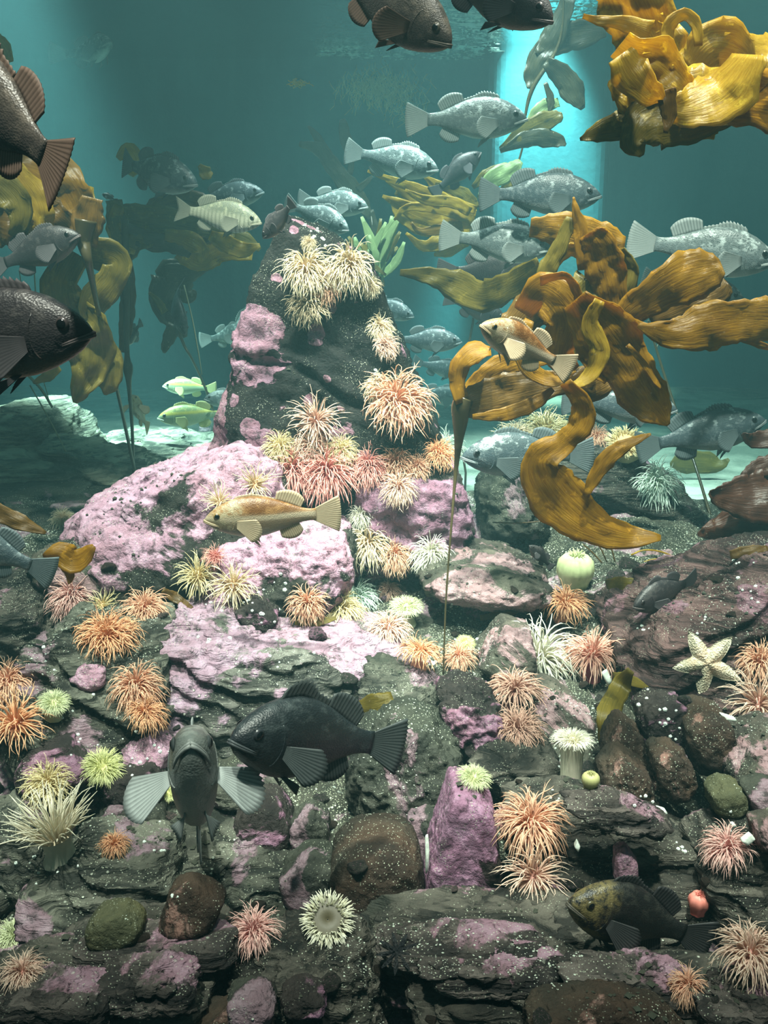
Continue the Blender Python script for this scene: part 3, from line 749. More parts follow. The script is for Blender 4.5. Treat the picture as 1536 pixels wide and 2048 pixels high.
STY = {  # K, disc radius, length, thickness, elevation range, droop, wiggle, curl, column height, rmin
    'shag':  dict(K=220, Rd=0.42, L=0.98, r=0.028, elev=(86, 22), droop=0.85, wig=1.0, curl=0.25, h=0.30, rmin=0.18),
    'mop':   dict(K=240, Rd=0.46, L=0.88, r=0.027, elev=(88, 10), droop=0.65, wig=1.25, curl=0.55, h=0.25, rmin=0.08),
    'long':  dict(K=100, Rd=0.36, L=1.05, r=0.030, elev=(85, 18), droop=0.40, wig=0.9, curl=0.35, h=0.35, rmin=0.2),
    'plume': dict(K=420, Rd=0.66, L=0.40, r=0.017, elev=(88, -15), droop=0.30, wig=0.8, curl=0.1, h=0.9, rmin=0.22),
    'tall':  dict(K=190, Rd=0.40, L=0.88, r=0.029, elev=(86, 15), droop=0.75, wig=1.0, curl=0.3, h=0.70, rmin=0.12),
    'disc':  dict(K=300, Rd=0.80, L=0.24, r=0.030, elev=(88, 0), droop=0.15, wig=0.5, curl=0.1, h=0.50, rmin=0.58),
    'fountain': dict(K=130, Rd=0.42, L=1.0, r=0.026, elev=(88, 48), droop=0.10, wig=0.55, curl=0.0, h=0.5, rmin=0.15),
    'few':   dict(K=44, Rd=0.30, L=1.05, r=0.036, elev=(78, 25), droop=0.15, wig=0.9, curl=0.7, h=0.3, rmin=0.3),
}
ANEM = []
def anemone(cx, cy, d, pal, style, label, face=None, up=0.35, group=None, tilt=(0, 0), col_h=None, base=None, seedo=0, y=None):
    """crown centred on pixel (cx, cy), d pixels across, growing from the rock under it"""
    st = STY[style]
    if face is None: face = 0.15 if up >= 0.5 else 0.55
    bx, by = base if base else (cx, cy + 0.12 * d)
    loc, nor = hit(bx, by)
    if y is not None:              # stand it at a known distance, on whatever lies under that point
        q0 = P(cx, cy, y)
        loc, nor = drop(q0.x, q0.y, q0.z)
    if loc is None:
        raise RuntimeError('no rock under ' + label)
    R = 0.56 * d * PXM(loc.y)
    toc = (CAM - loc).normalized()
    axis = (nor * 0.45 + toc * face + Vector((0, 0, 1)) * up + RGT * tilt[0] + UPV * tilt[1]).normalized()
    h = (col_h if col_h is not None else st['h']) * R
    if y is not None:
        axis = (q0 - loc).normalized(); h = (q0 - loc).length
    q = axis.to_track_quat('Z', 'Y')
    root = empty('anemone', loc - axis * 0.10 * R)
    root.rotation_euler = q.to_euler()
    tag(root, label, 'anemone', group)
    hh = h + 0.10 * R
    tm, cm, dm = PM[pal]
    Rd = st['Rd'] * R
    cr = Rd * (0.80 if style in ('plume', 'disc') else 0.92)
    v, f, al = lathe([(cr * 1.15, 0), (cr * 1.05, 0.08 * hh), (cr * 0.88, 0.3 * hh), (cr * 0.84, 0.55 * hh), (cr * 0.92, 0.8 * hh), (Rd * 0.98, hh)], 18, 0.02, 9)
    me = mesh('column', v, f); add_attr(me, 'along', al)
    link('column', me, cm, root)
    v, f, al = lathe([(Rd * 1.0, hh), (Rd * 0.8, hh + 0.05 * Rd), (Rd * 0.45, hh + 0.03 * Rd), (Rd * 0.16, hh + 0.06 * Rd), (Rd * 0.08, hh - 0.04 * Rd), (0.001, hh - 0.05 * Rd)], 18)
    me = mesh('oral_disc', v, f); add_attr(me, 'along', al)
    link('oral_disc', me, dm, root)
    g = q.inverted() @ Vector((0, 0, -1))
    rng = np.random.default_rng(int(cx * 31 + cy * 7 + seedo) & 0xFFFF)
    V, Fs, AL = tentacle_mesh(rng, st['K'], Rd, st['L'] * R, st['r'] * R, np.array(g), st['elev'], st['droop'], st['wig'], st['curl'], rmin=st['rmin'], zdisc=hh)
    me = mesh('tentacles', V, Fs); add_attr(me, 'along', AL)
    tag(link('tentacles', me, tm, root), kind='stuff')
    ANEM.append(root)
    return root

A = anemone
# on the spire
A(612, 540, 88, 'cream', 'shag', 'cream anemone with orange centre, highest left on the rock spire')
A(700, 530, 86, 'cream', 'shag', 'cream anemone with curling tentacles at the upper right of the spire')
A(655, 570, 62, 'peach', 'shag', 'small peach anemone wedged between the cream ones high on the spire')
A(618, 606, 70, 'tan', 'mop', 'drooping tan anemone lowest of the cluster near the spire top')
A(752, 572, 38, 'cream', 'shag', 'tiny cream anemone on the upper right edge of the spire', base=(742, 575))
A(772, 655, 48, 'cream', 'shag', 'small cream anemone on the right edge halfway up the spire', tilt=(0.5, 0), base=(758, 660))
A(788, 690, 50, 'palepink', 'mop', 'small pale anemone just below another on the right edge of the spire', tilt=(0.5, 0), base=(768, 695))
A(618, 484, 26, 'cream', 'mop', 'tiny round cream anemone just below the spire tip')
A(757, 770, 52, 'cream', 'shag', 'little cream anemone beside the big peach one on the spire')
A(810, 795, 122, 'peach', 'mop', 'big peach anemone bulging from the right side of the spire', tilt=(0.35, 0), base=(790, 810))
A(632, 838, 88, 'palepink', 'long', 'peach anemone with red centre alone low on the spire face')
# ledge at the foot of the spire
A(560, 892, 62, 'yellow', 'mop', 'small yellow anemone at the left end of the pink row below the spire')
A(622, 888, 66, 'palepink', 'mop', 'pale pink anemone behind the reddest anemones below the spire')
A(684, 898, 60, 'yellow', 'mop', 'small yellowish anemone behind the right half of the pink row')
A(585, 938, 100, 'pink', 'shag', 'deep pink anemone with dark open mouth in the row below the spire')
A(655, 940, 104, 'pink', 'shag', 'largest coral-pink anemone in the row below the spire')
A(735, 932, 72, 'pink', 'shag', 'short coral anemone between the pink row and the peach ones')
A(790, 922, 66, 'peach', 'mop', 'peach anemone with tangled tentacles in the row below the spire')
A(832, 932, 54, 'peach', 'mop', 'small peach anemone in the row near the spire right corner')
A(876, 905, 64, 'orange', 'mop', 'orange-tinged anemone ending the row next to the thin kelp stalk')
A(797, 975, 62, 'palepink', 'shag', 'round pale peach anemone hanging under the row on purple rock')
A(508, 962, 74, 'cream', 'few', 'cream anemone raising a few long arms behind the orange-brown fish')
A(440, 1000, 62, 'cream', 'few', 'cream anemone peeping out at the snout of the orange-brown fish')
A(722, 1030, 46, 'white', 'shag', 'little greyish white anemone on the purple block')
A(736, 1085, 86, 'cream', 'shag', 'big golden cream anemone with draped tentacles on the purple block')
A(788, 1108, 62, 'peach', 'shag', 'peach anemone tucked behind the big golden cream one')
A(862, 1106, 76, 'white', 'shag', 'white anemone with long hanging tentacles beside the thin kelp stalk')
A(778, 1180, 42, 'brown', 'shag', 'small brownish anemone in the shade above the pale green one')
A(432, 1112, 44, 'pink', 'long', 'small red-pink anemone below the head of the orange-brown fish')
A(398, 1148, 76, 'yellow', 'long', 'pale yellow anemone on the lower edge of the lilac boulder')
A(468, 1165, 86, 'cream', 'long', 'cream anemone with spread tentacles on the mossy rock')
# middle row
A(612, 1206, 76, 'peach', 'tall', 'peach anemone left of the yellow and mint ones')
A(682, 1216, 80, 'yellow', 'shag', 'orange-yellow anemone half under the mint one')
A(714, 1196, 80, 'mint', 'shag', 'glowing mint-white anemone above the yellow one')
A(810, 1200, 72, 'green', 'plume', 'pale green anemone on a stout pale stalk', base=(812, 1248), up=1.2, face=0.3, col_h=1.15)
A(776, 1256, 80, 'palepink', 'shag', 'pinkish white anemone with a magenta foot beside the pale green one')
A(830, 1298, 82, 'orange', 'tall', 'orange anemone on a salmon column next to the thin kelp stalk', base=(836, 1332), up=1.0, face=0.3, col_h=0.8)
A(918, 1312, 62, 'peach', 'shag', 'small coral orange anemone at the foot of the thin kelp stalk')
A(930, 1286, 42, 'ygreen', 'plume', 'small lime-yellow anemone behind the coral orange one', col_h=0.4)
# left slope
A(145, 1190, 84, 'rosy', 'shag', 'rosy anemone at the upper left end of the left cluster')
A(206, 1208, 58, 'yellow', 'few', 'pale yellow anemone with looping arms in the left cluster')
A(290, 1216, 84, 'peach', 'shag', 'peach-pink anemone on the right of the left cluster')
A(214, 1266, 118, 'orange', 'mop', 'big shaggy orange anemone, largest of the left cluster')
A(272, 1368, 100, 'peach', 'shag', 'tall peach anemone against the lilac slab')
A(290, 1424, 76, 'orange', 'shag', 'orange anemone tucked under the tall peach one by the lilac slab')
A(18, 1362, 96, 'peach', 'shag', 'peach anemone above the big orange one on the left slope')
A(32, 1442, 124, 'orange', 'long', 'big orange anemone with stiff rays on the left slope')
A(108, 1418, 70, 'green', 'plume', 'pale green anemone beside the big orange one with stiff rays', up=0.7)
A(205, 1530, 92, 'ygreen', 'plume', 'yellow-green anemone with short dense tentacles by the grey fish fin', col_h=0.35)
A(96, 1562, 96, 'yellow', 'mop', 'pale yellow anemone just above the tall translucent cream one')
A(140, 1655, 170, 'ivory', 'fountain', 'tall translucent cream anemone with fountain of long tentacles', base=(122, 1712), up=1.3, face=0.15, col_h=0.6)
A(230, 1688, 58, 'orange', 'shag', 'small banded orange-brown anemone on the grey slab')
A(335, 1585, 46, 'ygreen', 'plume', 'small yellow anemone hidden behind the grey fish', col_h=0.3)
# front left
A(520, 1830, 112, 'rosy', 'tall', 'pink anemone on a red column in front of the dark hummock', base=(512, 1885), up=1.0, face=0.4, col_h=0.8)
A(656, 1832, 116, 'whitedark', 'disc', 'white anemone with dark open disc and short blunt tentacles', face=1.2, up=0.3)
A(46, 1942, 92, 'palepink', 'shag', 'pale pink anemone at the lower left corner ledge')
A(28, 1868, 78, 'green', 'mop', 'pale green blurred anemone above the lower left pink one')
# right side
A(1135, 1200, 92, 'orange', 'tall', 'orange anemone on a pink column beside the closed green one', base=(1124, 1240), up=1.0, face=0.3, col_h=0.85, tilt=(0.15, 0))
A(1072, 1300, 150, 'white', 'shag', 'big cream-white anemone beside the pink one with a magenta foot', face=1.0, up=0.4, tilt=(-0.1, 0), base=(1078, 1330))
A(1182, 1302, 118, 'magenta', 'tall', 'pink-orange anemone on a magenta foot above the olive blade', base=(1184, 1345), up=1.0, face=0.3, col_h=0.85)
A(1040, 1370, 112, 'brown', 'tall', 'brownish peach anemone leaning below the big cream-white one', base=(1026, 1405), up=1.0, face=0.4, col_h=0.6, tilt=(0.25, 0))
A(1035, 1452, 98, 'brown', 'mop', 'pinkish brown anemone with curled tentacles on the purple lump')
A(1145, 1478, 92, 'white', 'plume', 'white feathery anemone with yellow centre on a thick olive column', base=(1150, 1540), up=1.2, face=0.35, col_h=1.15, y=1.90)
A(1060, 1642, 136, 'peach', 'shag', 'peach anemone above its pale pink twin beside the purple wedge')
A(1068, 1742, 122, 'palepink', 'long', 'pale pink anemone below the peach one beside the purple wedge')
A(1456, 1692, 96, 'rosy', 'shag', 'soft pink anemone with bright centre on the brown slab')
A(1482, 1892, 140, 'palepink', 'shag', 'large salmon anemone behind the tail of the mottled black fish', base=(1490, 1938), up=0.8, face=0.7, col_h=0.8)
A(1376, 1966, 78, 'peach', 'shag', 'small peach anemone below the tail of the mottled black fish')
A(1518, 1322, 90, 'peach', 'shag', 'peach anemone beside the sea star, above a bigger pale one')
A(1516, 1400, 116, 'palepink', 'long', 'large pale peach anemone at the lower ray of the sea star')
A(945, 1556, 76, 'green', 'plume', 'pale lime anemone on top of the purple wedge stone', col_h=0.4, up=0.9)
# far side
A(1092, 822, 96, 'yellow', 'mop', 'large cream-yellow anemone under the amber blades on the far rock', base=(1092, 872))
A(1030, 838, 80, 'cream', 'mop', 'cream anemone left of the large cream-yellow one on the far rock', base=(1030, 890))
A(986, 862, 62, 'white', 'shag', 'whitish anemone above the head of the dark fish behind the thin stalk', base=(1012, 902))
A(1194, 856, 46, 'peach', 'shag', 'small orange anemone on the crest of the far rock', base=(1194, 880))
A(1262, 864, 78, 'yellow', 'disc', 'yellow-centred anemone on a maroon foot on the far rock crest', base=(1250, 900))
A(1328, 948, 84, 'mint', 'shag', 'bright mint anemone beside the pale sand on the far rock', base=(1312, 975))
A(908, 880, 62, 'mint', 'shag', 'mint-white anemone half behind the thin kelp stalk at the spire corner', base=(890, 900))
A(126, 1036, 44, 'cream', 'mop', 'faint small anemone left of the lilac boulder')
A(1010, 1634, 54, 'rosy', 'mop', 'small rosy anemone between the purple wedge and the peach anemone')

# closed anemones
def closed(cx, cy, w, h, col, label, ridge=0.03, nr=16, tiltx=0.0, cap=None):
    loc, nor = hit(cx, cy + 0.35 * h)
    k = PXM(loc.y)
    R, H = 0.5 * w * k, h * k
    root = empty('closed_anemone', loc - Vector((0, 0, 0.1 * H)))
    root.rotation_euler = (0.15, tiltx, 0)
    tag(root, label, 'anemone')
    v, f, al = lathe([(R * .72, 0), (R * .70, .12 * H), (R * .80, .3 * H), (R * .98, .52 * H), (R, .68 * H), (R * .93, .85 * H), (R * .7, .99 * H), (R * .38, 1.05 * H), (R * .12, 1.03 * H), (0.001, 1.0 * H)], 48, ridge, nr)
    me = mesh('column', v, f); add_attr(me, 'along', al)
    link('column', me, col, root)
    rng = np.random.default_rng(int(cx))
    V, Fs, AL = tentacle_mesh(rng, 40, R * 0.30, R * 0.30, R * 0.035, np.array([0, 0, -1.0]), (85, 40), 0.1, 0.5, 0.1, zdisc=1.03 * H, rmin=0.3)
    me = mesh('tentacles', V, Fs); add_attr(me, 'along', AL)
    tag(link('tentacles', me, cap or col, root), kind='stuff')
    return root
closed(1148, 1145, 78, 76, flesh('closed_green', (0.34, 0.38, 0.20), (0.60, 0.66, 0.36), 0.1), 'closed pale green anemone like a ribbed ball on its stalk')
closed(1395, 1803, 48, 50, flesh('closed_pink', (0.62, 0.12, 0.10), (0.86, 0.30, 0.24), 0.1), 'small closed coral-red anemone on the brown slab', 0.06, 7)
closed(1180, 1560, 40, 36, flesh('closed_olive', (0.30, 0.30, 0.12), (0.50, 0.48, 0.22), 0.1), 'closed olive bud beside the thick olive anemone column')
# ------------------------------------------------------------------ fish
def fish_mat(name, back, mottle, flank, belly, mscale=14, mlo=0.48, mhi=0.58, zmid=0.045, rough=0.42, bars=None, stripe=None, headtint=None, spots=None):
    t = NT(name)
    co = t.coord('Object')
    xyz = t.n('ShaderNodeSeparateXYZ', i_0=co)
    z = t.math('MULTIPLY_ADD', t.math('SUBTRACT', t.noise(co, 9, 3), 0.5), 0.06, xyz.outputs[2])
    zz = t.math('MULTIPLY_ADD', z, 3.0, 0.5)
    n = t.noise(t.mapping(co, scale=(1.0, 1.0, 1.5)), mscale, 5, 0.65)
    bk = t.mix(t.ramp(n, [(mlo, 0.0), (mhi, 1.0)]), back, mottle)
    fk = t.mix(t.ramp(t.noise(co, mscale * 1.6, 4, 0.7), [(0.5, 0.0), (0.75, 0.6)]), flank, mottle)
    c = t.mix(t.ramp(zz, [(0.5 + zmid * 3 - 0.10, 0.0), (0.5 + zmid * 3 + 0.08, 1.0)]), fk, bk)
    c = t.mix(t.ramp(zz, [(0.16, 1.0), (0.34, 0.0)]), c, belly)
    if bars:
        w = t.n('ShaderNodeTexWave', wave_type='BANDS', bands_direction='X', i_Vector=co, i_Scale=bars[0], i_Distortion=1.0, i_Detail=2.0).outputs['Fac']
        c = t.mix(t.math('MULTIPLY', t.ramp(w, [(0.5, 0.0), (0.7, 1.0)]), bars[2]), c, bars[1])
    if stripe:
        s = t.ramp(t.math('ABSOLUTE', t.math('SUBTRACT', xyz.outputs[2], stripe[0])), [(0.010, 1.0), (0.028, 0.0)])
        c = t.mix(t.math('MULTIPLY', s, 0.8), c, stripe[1])
    if headtint:
        hx = t.ramp(t.math('MULTIPLY_ADD', t.noise(co, 7, 3), 0.25, xyz.outputs[0]), [(headtint[0], 0.0), (headtint[0] + 0.12, 1.0)])
        hx = t.math('MULTIPLY', hx, t.ramp(t.noise(co, 22, 4, 0.7), [(0.40, 0.0), (0.56, 1.0)]))
        c = t.mix(hx, c, headtint[1])
    if spots:
        sp = t.ramp(t.voro(co, spots[0]), [(0.22, 1.0), (0.34, 0.0)])
        sp = t.math('MULTIPLY', sp, t.ramp(zz, [(0.50, 0.0), (0.66, 1.0)]))
        c = t.mix(t.math('MULTIPLY', sp, 0.75), c, spots[1])
    h = t.math('ADD', t.math('MULTIPLY', t.voro(t.mapping(co, scale=(1, 1, 1.3)), 105), 1.0), t.math('MULTIPLY', n, 0.4))
    return t.done(t.bsdf(c, rough, t.bump(h, 0.16, 0.008), 0.5))
def fin_mat(name, a, b, trans=0.35):
    t = NT(name)
    co = t.coord('Object')
    c = t.mix(t.noise(co, 30, 4, 0.7), a, b)
    r = t.attr('ray')
    c = t.mix(t.math('MULTIPLY', r, 0.55), c, tuple(min(1, k * 1.9 + 0.05) for k in b))
    pb = t.bsdf(c, 0.5, None, 0.3)
    tr = t.n('ShaderNodeBsdfTranslucent'); t.ln(c, tr.inputs['Color'])
    mx = t.n('ShaderNodeMixShader', i_0=trans)
    t.ln(pb, mx.inputs[1]); t.ln(tr.outputs[0], mx.inputs[2])
    return t.done(mx.outputs[0])
def plain(name, c, rough=0.5, spec=0.4):
    t = NT(name)
    co = t.coord('Object')
    return t.done(t.bsdf(t.mix(t.noise(co, 40, 3), c, tuple(k * 0.75 for k in c)), rough, None, spec))
M_PUPIL = plain('fish_pupil', (0.004, 0.005, 0.006), 0.15, 0.7)
SPEC = {}
def species(key, body, fin, iris, mouth, hk=1.0, wk=1.0, fork=0.0, dors=1.0, tailk=1.0):
    SPEC[key] = dict(body=body, fin=fin, iris=plain('iris_' + key, iris, 0.3, 0.5), mouth=plain('mouth_' + key, mouth), hk=hk, wk=wk, fork=fork, dors=dors, tailk=tailk)
species('silver', fish_mat('silver_rockfish_skin', (0.13, 0.16, 0.16), (0.46, 0.52, 0.51), (0.13, 0.16, 0.165), (0.38, 0.43, 0.42), spots=(42, (0.06, 0.08, 0.08))),
        fin_mat('silver_fin', (0.16, 0.19, 0.19), (0.34, 0.38, 0.37)), (0.12, 0.14, 0.14), (0.50, 0.54, 0.52), 1.08)
species('slate', fish_mat('slate_rockfish_skin', (0.065, 0.09, 0.10), (0.34, 0.40, 0.41), (0.06, 0.085, 0.10), (0.30, 0.34, 0.34), mlo=0.52, mhi=0.60, zmid=0.06),
        fin_mat('slate_fin', (0.06, 0.08, 0.09), (0.15, 0.19, 0.20)), (0.10, 0.12, 0.13), (0.24, 0.28, 0.29), 1.06)
species('grey', fish_mat('grey_rockfish_skin', (0.10, 0.115, 0.11), (0.22, 0.24, 0.22), (0.14, 0.155, 0.145), (0.30, 0.32, 0.30)),
        fin_mat('grey_fin', (0.20, 0.22, 0.22), (0.42, 0.46, 0.45)), (0.06, 0.07, 0.07), (0.24, 0.26, 0.25))
species('black', fish_mat('black_rockfish_skin', (0.016, 0.022, 0.025), (0.055, 0.068, 0.07), (0.013, 0.017, 0.021), (0.03, 0.035, 0.038), mlo=0.5, mhi=0.7),
        fin_mat('black_fin', (0.010, 0.013, 0.015), (0.04, 0.05, 0.05), 0.1), (0.03, 0.035, 0.04), (0.06, 0.07, 0.075), 1.2, 1.1)
species('brown', fish_mat('brown_rockfish_skin', (0.055, 0.046, 0.038), (0.15, 0.125, 0.10), (0.042, 0.037, 0.034), (0.08, 0.07, 0.06), mlo=0.45, mhi=0.62),
        fin_mat('brown_fin', (0.07, 0.05, 0.04), (0.18, 0.12, 0.09)), (0.08, 0.07, 0.05), (0.10, 0.085, 0.07), 1.08, 1.0)
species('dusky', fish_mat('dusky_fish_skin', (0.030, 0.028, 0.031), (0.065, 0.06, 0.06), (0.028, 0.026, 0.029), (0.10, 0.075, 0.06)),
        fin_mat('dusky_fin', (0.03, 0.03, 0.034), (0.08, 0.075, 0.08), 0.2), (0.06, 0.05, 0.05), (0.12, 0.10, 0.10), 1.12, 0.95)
species('copper', fish_mat('copper_rockfish_skin', (0.14, 0.055, 0.012), (0.26, 0.13, 0.045), (0.21, 0.145, 0.09), (0.38, 0.34, 0.28), 9, 0.44, 0.54, 0.03, headtint=(0.30, (0.36, 0.29, 0.18)), stripe=(0.012, (0.42, 0.34, 0.24))),
        fin_mat('copper_fin', (0.34, 0.21, 0.12), (0.58, 0.44, 0.30)), (0.25, 0.16, 0.06), (0.44, 0.33, 0.2))
species('perch', fish_mat('striped_perch_skin', (0.22, 0.24, 0.18), (0.46, 0.46, 0.32), (0.50, 0.50, 0.38), (0.62, 0.62, 0.52), bars=(7.0, (0.24, 0.25, 0.17), 0.55)),
        fin_mat('perch_fin', (0.16, 0.17, 0.13), (0.34, 0.34, 0.27)), (0.25, 0.24, 0.14), (0.48, 0.46, 0.34), 1.08, 0.85, 0.45)
species('yellow', fish_mat('yellow_striped_skin', (0.26, 0.31, 0.13), (0.50, 0.48, 0.18), (0.33, 0.40, 0.25), (0.52, 0.56, 0.43), stripe=(0.055, (0.62, 0.52, 0.10))),
        fin_mat('yellow_fin', (0.50, 0.48, 0.18), (0.72, 0.68, 0.30)), (0.22, 0.24, 0.16), (0.60, 0.64, 0.5))
species('quill', fish_mat('mottled_quillback_skin', (0.012, 0.012, 0.012), (0.03, 0.03, 0.026), (0.008, 0.009, 0.010), (0.02, 0.02, 0.018), headtint=(0.36, (0.17, 0.135, 0.055))),
        fin_mat('quill_fin', (0.006, 0.007, 0.008), (0.018, 0.019, 0.02), 0.1), (0.10, 0.085, 0.04), (0.10, 0.09, 0.07), 1.18, 1.1)

_T  = [0, .02, .06, .12, .20, .30, .42, .54, .66, .78, .88, .95, 1.0]
_UP = [.008, .030, .060, .092, .125, .150, .160, .150, .122, .084, .056, .046, .048]
_LO = [-.006, -.028, -.055, -.082, -.108, -.130, -.140, -.132, -.104, -.070, -.047, -.040, -.042]
_HW = [.006, .024, .044, .060, .072, .080, .080, .072, .056, .036, .022, .014, .010]
_smooth_x = np.linspace(0, 1, 33)
def prof(t, tab): return float(np.interp(t, _T, tab))
X0, XL = 0.5, 0.79                          # snout at +0.5, body 0.79 long, tail fin to -0.5
def bx(t): return X0 - XL * t
_FISH_CACHE = {}
def tube(pts, radii, seg=5, cap=True):
    pts = [Vector(p) for p in pts]
    v = []
    n = len(pts)
    ref = Vector((0.31, 0.87, 0.22))
    for i, p in enumerate(pts):
        d = (pts[min(i + 1, n - 1)] - pts[max(i - 1, 0)]).normalized()
        a = d.cross(ref)
        if a.length < 1e-3: a = d.cross(Vector((1, 0, 0)))
        a.normalize(); b = d.cross(a)
        r = radii[i] if hasattr(radii, '__len__') else radii
        for k in range(seg):
            q = 2 * math.pi * k / seg
            v.append(p + (a * math.cos(q) + b * math.sin(q)) * r)
    f = grid_faces(n, seg, True)
    if cap:
        f.append(tuple(range(seg))[::-1]); f.append(tuple((n - 1) * seg + k for k in range(seg)))
    return [tuple(q) for q in v], f
def fan(base0, base1, tipfn, nray, nv=5, zig=0.0022, perp=(0, 1, 0)):
    """fin surface between a base line and tips; ray ridges alternate to both sides"""
    base0, base1, pp = Vector(base0), Vector(base1), Vector(perp)
    v, ry = [], []
    nu = nray * 2 + 1
    for i in range(nu):
        u = i / (nu - 1)
        b = base0.lerp(base1, u)
        tip = Vector(tipfn(u, i % 2))
        for j in range(nv):
            w = j / (nv - 1)
            v.append(tuple(b.lerp(tip, w) + pp * (zig if i % 2 else -zig) * (0.3 + w)))
            ry.append(float(i % 2))
    return v, grid_faces(nu, nv), ry
def fish_parts(key, bend, flare, dors):
    ck = (key, round(bend, 2), round(flare, 2), round(dors, 2))
    if ck in _FISH_CACHE: return _FISH_CACHE[ck]
    sp = SPEC[key]
    hk, wk = sp['hk'], sp['wk']
    def bendv(vs):
        out = []
        for x, y, z in vs:
            q = max(0.0, 0.18 - x)
            out.append((x + 0.35 * abs(bend) * q * q, y + bend * q * q, z))
        return out
    up = lambda t: prof(t, _UP) * hk
    lo = lambda t: prof(t, _LO) * hk
    hw = lambda t: prof(t, _HW) * wk
    R = {}
    # body
    nr, ns = 40, 28
    v = []
    ts = [(i / (nr - 1)) ** 1.25 for i in range(nr)]
    for t in ts:
        u, l, w = up(t), lo(t), hw(t)
        cz, hz = (u + l) / 2, (u - l) / 2
        for k in range(ns):
            a = 2 * math.pi * k / ns
            cy, sz = math.cos(a), math.sin(a)
            y = w * math.copysign(abs(cy) ** 0.86, cy)
            z = cz + hz * math.copysign(abs(sz) ** 0.96, sz)
            # cheek behind the gill cover steps in, mouth groove
            g = t - (0.262 + 0.03 * math.cos((z - 0.0) * 18))
            if -0.02 < g < 0.03 and z < u * 0.75: y *= 1.06 if g < 0 else 0.95
            zm = -0.008 - 0.30 * (t) * 0.79
            if t < 0.15: y *= 1 - 0.22 * math.exp(-((z - zm) / 0.010) ** 2)
            v.append((bx(t), y, z))
    f = grid_faces(nr, ns, True)
    f.append(tuple(range(ns))[::-1]); f.append(tuple((nr - 1) * ns + k for k in range(ns)))
    f = [q[::-1] for q in f]
    R['body'] = [('body', mesh('fish_body', bendv(v), f), sp['body'], [])]
    # mouth: dark gape between two pale lips that run back along the jaw
    lips = []
    for s in (-1, 1):
        for dz, r0 in ((0.0035, 0.0055), (-0.0065, 0.0062)):
            pts = []
            for t in (0.0, 0.012, 0.03, 0.06, 0.095, 0.13):
                pts.append((bx(t) + 0.004, s * (hw(t) * 0.97), -0.006 - 0.24 * t + dz * (1 - t * 3)))
            pts[0] = (bx(0) + 0.006, 0.0, -0.004 + dz)
            tv, tf = tube(pts, [r0 * 1.2, r0 * 1.1, r0, r0 * .9, r0 * .8, r0 * .4], 6)
            lips.append((tv, tf))
    V, Fc = [], []
    for tv, tf in lips:
        b = len(V); V += tv; Fc += [tuple(i + b for i in q) for q in tf]
    R['mouth'] = [('lips', mesh('fish_lips', bendv(V), Fc), sp['mouth'], [])]
    # gill cover ridge
    R['gill'] = []
    for s in (-1, 1):
        pts = []
        for k in range(9):
            a = -1.25 + 2.2 * k / 8
            t = 0.215 + 0.055 * math.cos(a)
            z = 0.005 + 0.085 * hk * math.sin(a)
            u, l, w = up(t), lo(t), hw(t)
            cz, hz = (u + l) / 2, (u - l) / 2
            yy = w * max(0.0, 1 - ((z - cz) / hz) ** 2) ** 0.43
            pts.append((bx(t), s * (yy + 0.001), z))
        tv, tf = tube(pts, 0.0042, 5)
        R['gill'].append(('gill_cover', mesh('fish_gill_cover', bendv(tv), tf), sp['body'], []))
    # eyes
    eyes = []
    te, ze = 0.115, 0.034 * hk
    u, l, w = up(te), lo(te), hw(te)
    cz, hz = (u + l) / 2, (u - l) / 2
    yy = w * max(0.0, 1 - ((ze - cz) / hz) ** 2) ** 0.43
    for s in (-1, 1):
        def ball(c, r, fl):
            vv, ff, _ = lathe([(r * math.sin(q), fl * r * math.cos(q)) for q in np.linspace(math.pi * 0.5, 0.02, 6)], 16)
            return [(c[0] + a, c[1] + s * zz_, c[2] + b) for a, b, zz_ in vv], ff
        e = ball((bx(te), s * (yy - 0.004), ze), 0.027, 0.55)
        p = ball((bx(te), s * (yy + 0.0012), ze), 0.0205, 0.60)
        eyes.append(('eye', mesh('fish_eye', bendv(e[0]), e[1]), sp['iris'], [('pupil', mesh('fish_pupil', bendv(p[0]), p[1]), M_PUPIL)]))
    R['eyes'] = eyes
    fins = []
    def add(name, v, f, ry):
        me = mesh('fish_' + name, bendv(v), f)
        add_attr(me, 'ray', ry)
        fins.append((name, me, sp['fin'], []))
    # spiny dorsal: pointed tips with notches between them
    n1 = 12
    vv, ry = [], []
    nu = n1 * 2 + 1
    for i in range(nu):
        u_ = i / (nu - 1)
        t = 0.27 + 0.36 * u_
        hgt = (0.030 + 0.050 * math.sin(math.pi * min(1, u_ * 1.25 + 0.12)) ** 0.8) * dors
        hgt *= 1.0 if i % 2 else 0.66
        for j in range(4):
            w_ = j / 3
            vv.append((bx(t) - hgt * 0.55 * w_, (0.0018 if i % 2 else -0.0018), up(t) - 0.012 + (hgt + 0.012) * w_)); ry.append(float(i % 2))
    add('spiny_dorsal_fin', vv, grid_faces(nu, 4), ry)
    def softfin(name, t0, t1, sgn, h0):
        vv, ry = [], []
        nu = 23
        for i in range(nu):
            u_ = i / (nu - 1)
            t = t0 + (t1 - t0) * u_
            hgt = h0 * (math.sin(math.pi * (0.14 + 0.74 * u_)) ** 0.6)
            edge = up(t) if sgn > 0 else lo(t)
            for j in range(5):
                w_ = j / 4
                vv.append((bx(t) - hgt * 0.62 * w_ * (0.6 + 0.5 * u_), (0.0018 if i % 2 else -0.0018) * (0.3 + w_), edge - sgn * 0.012 + sgn * (hgt + 0.012) * w_)); ry.append(float(i % 2))
        add(name, vv, grid_faces(nu, 5), ry)
    softfin('soft_dorsal_fin', 0.63, 0.86, 1, 0.088)
    softfin('anal_fin', 0.66, 0.84, -1, 0.085)
    # tail
    fk = sp['fork']
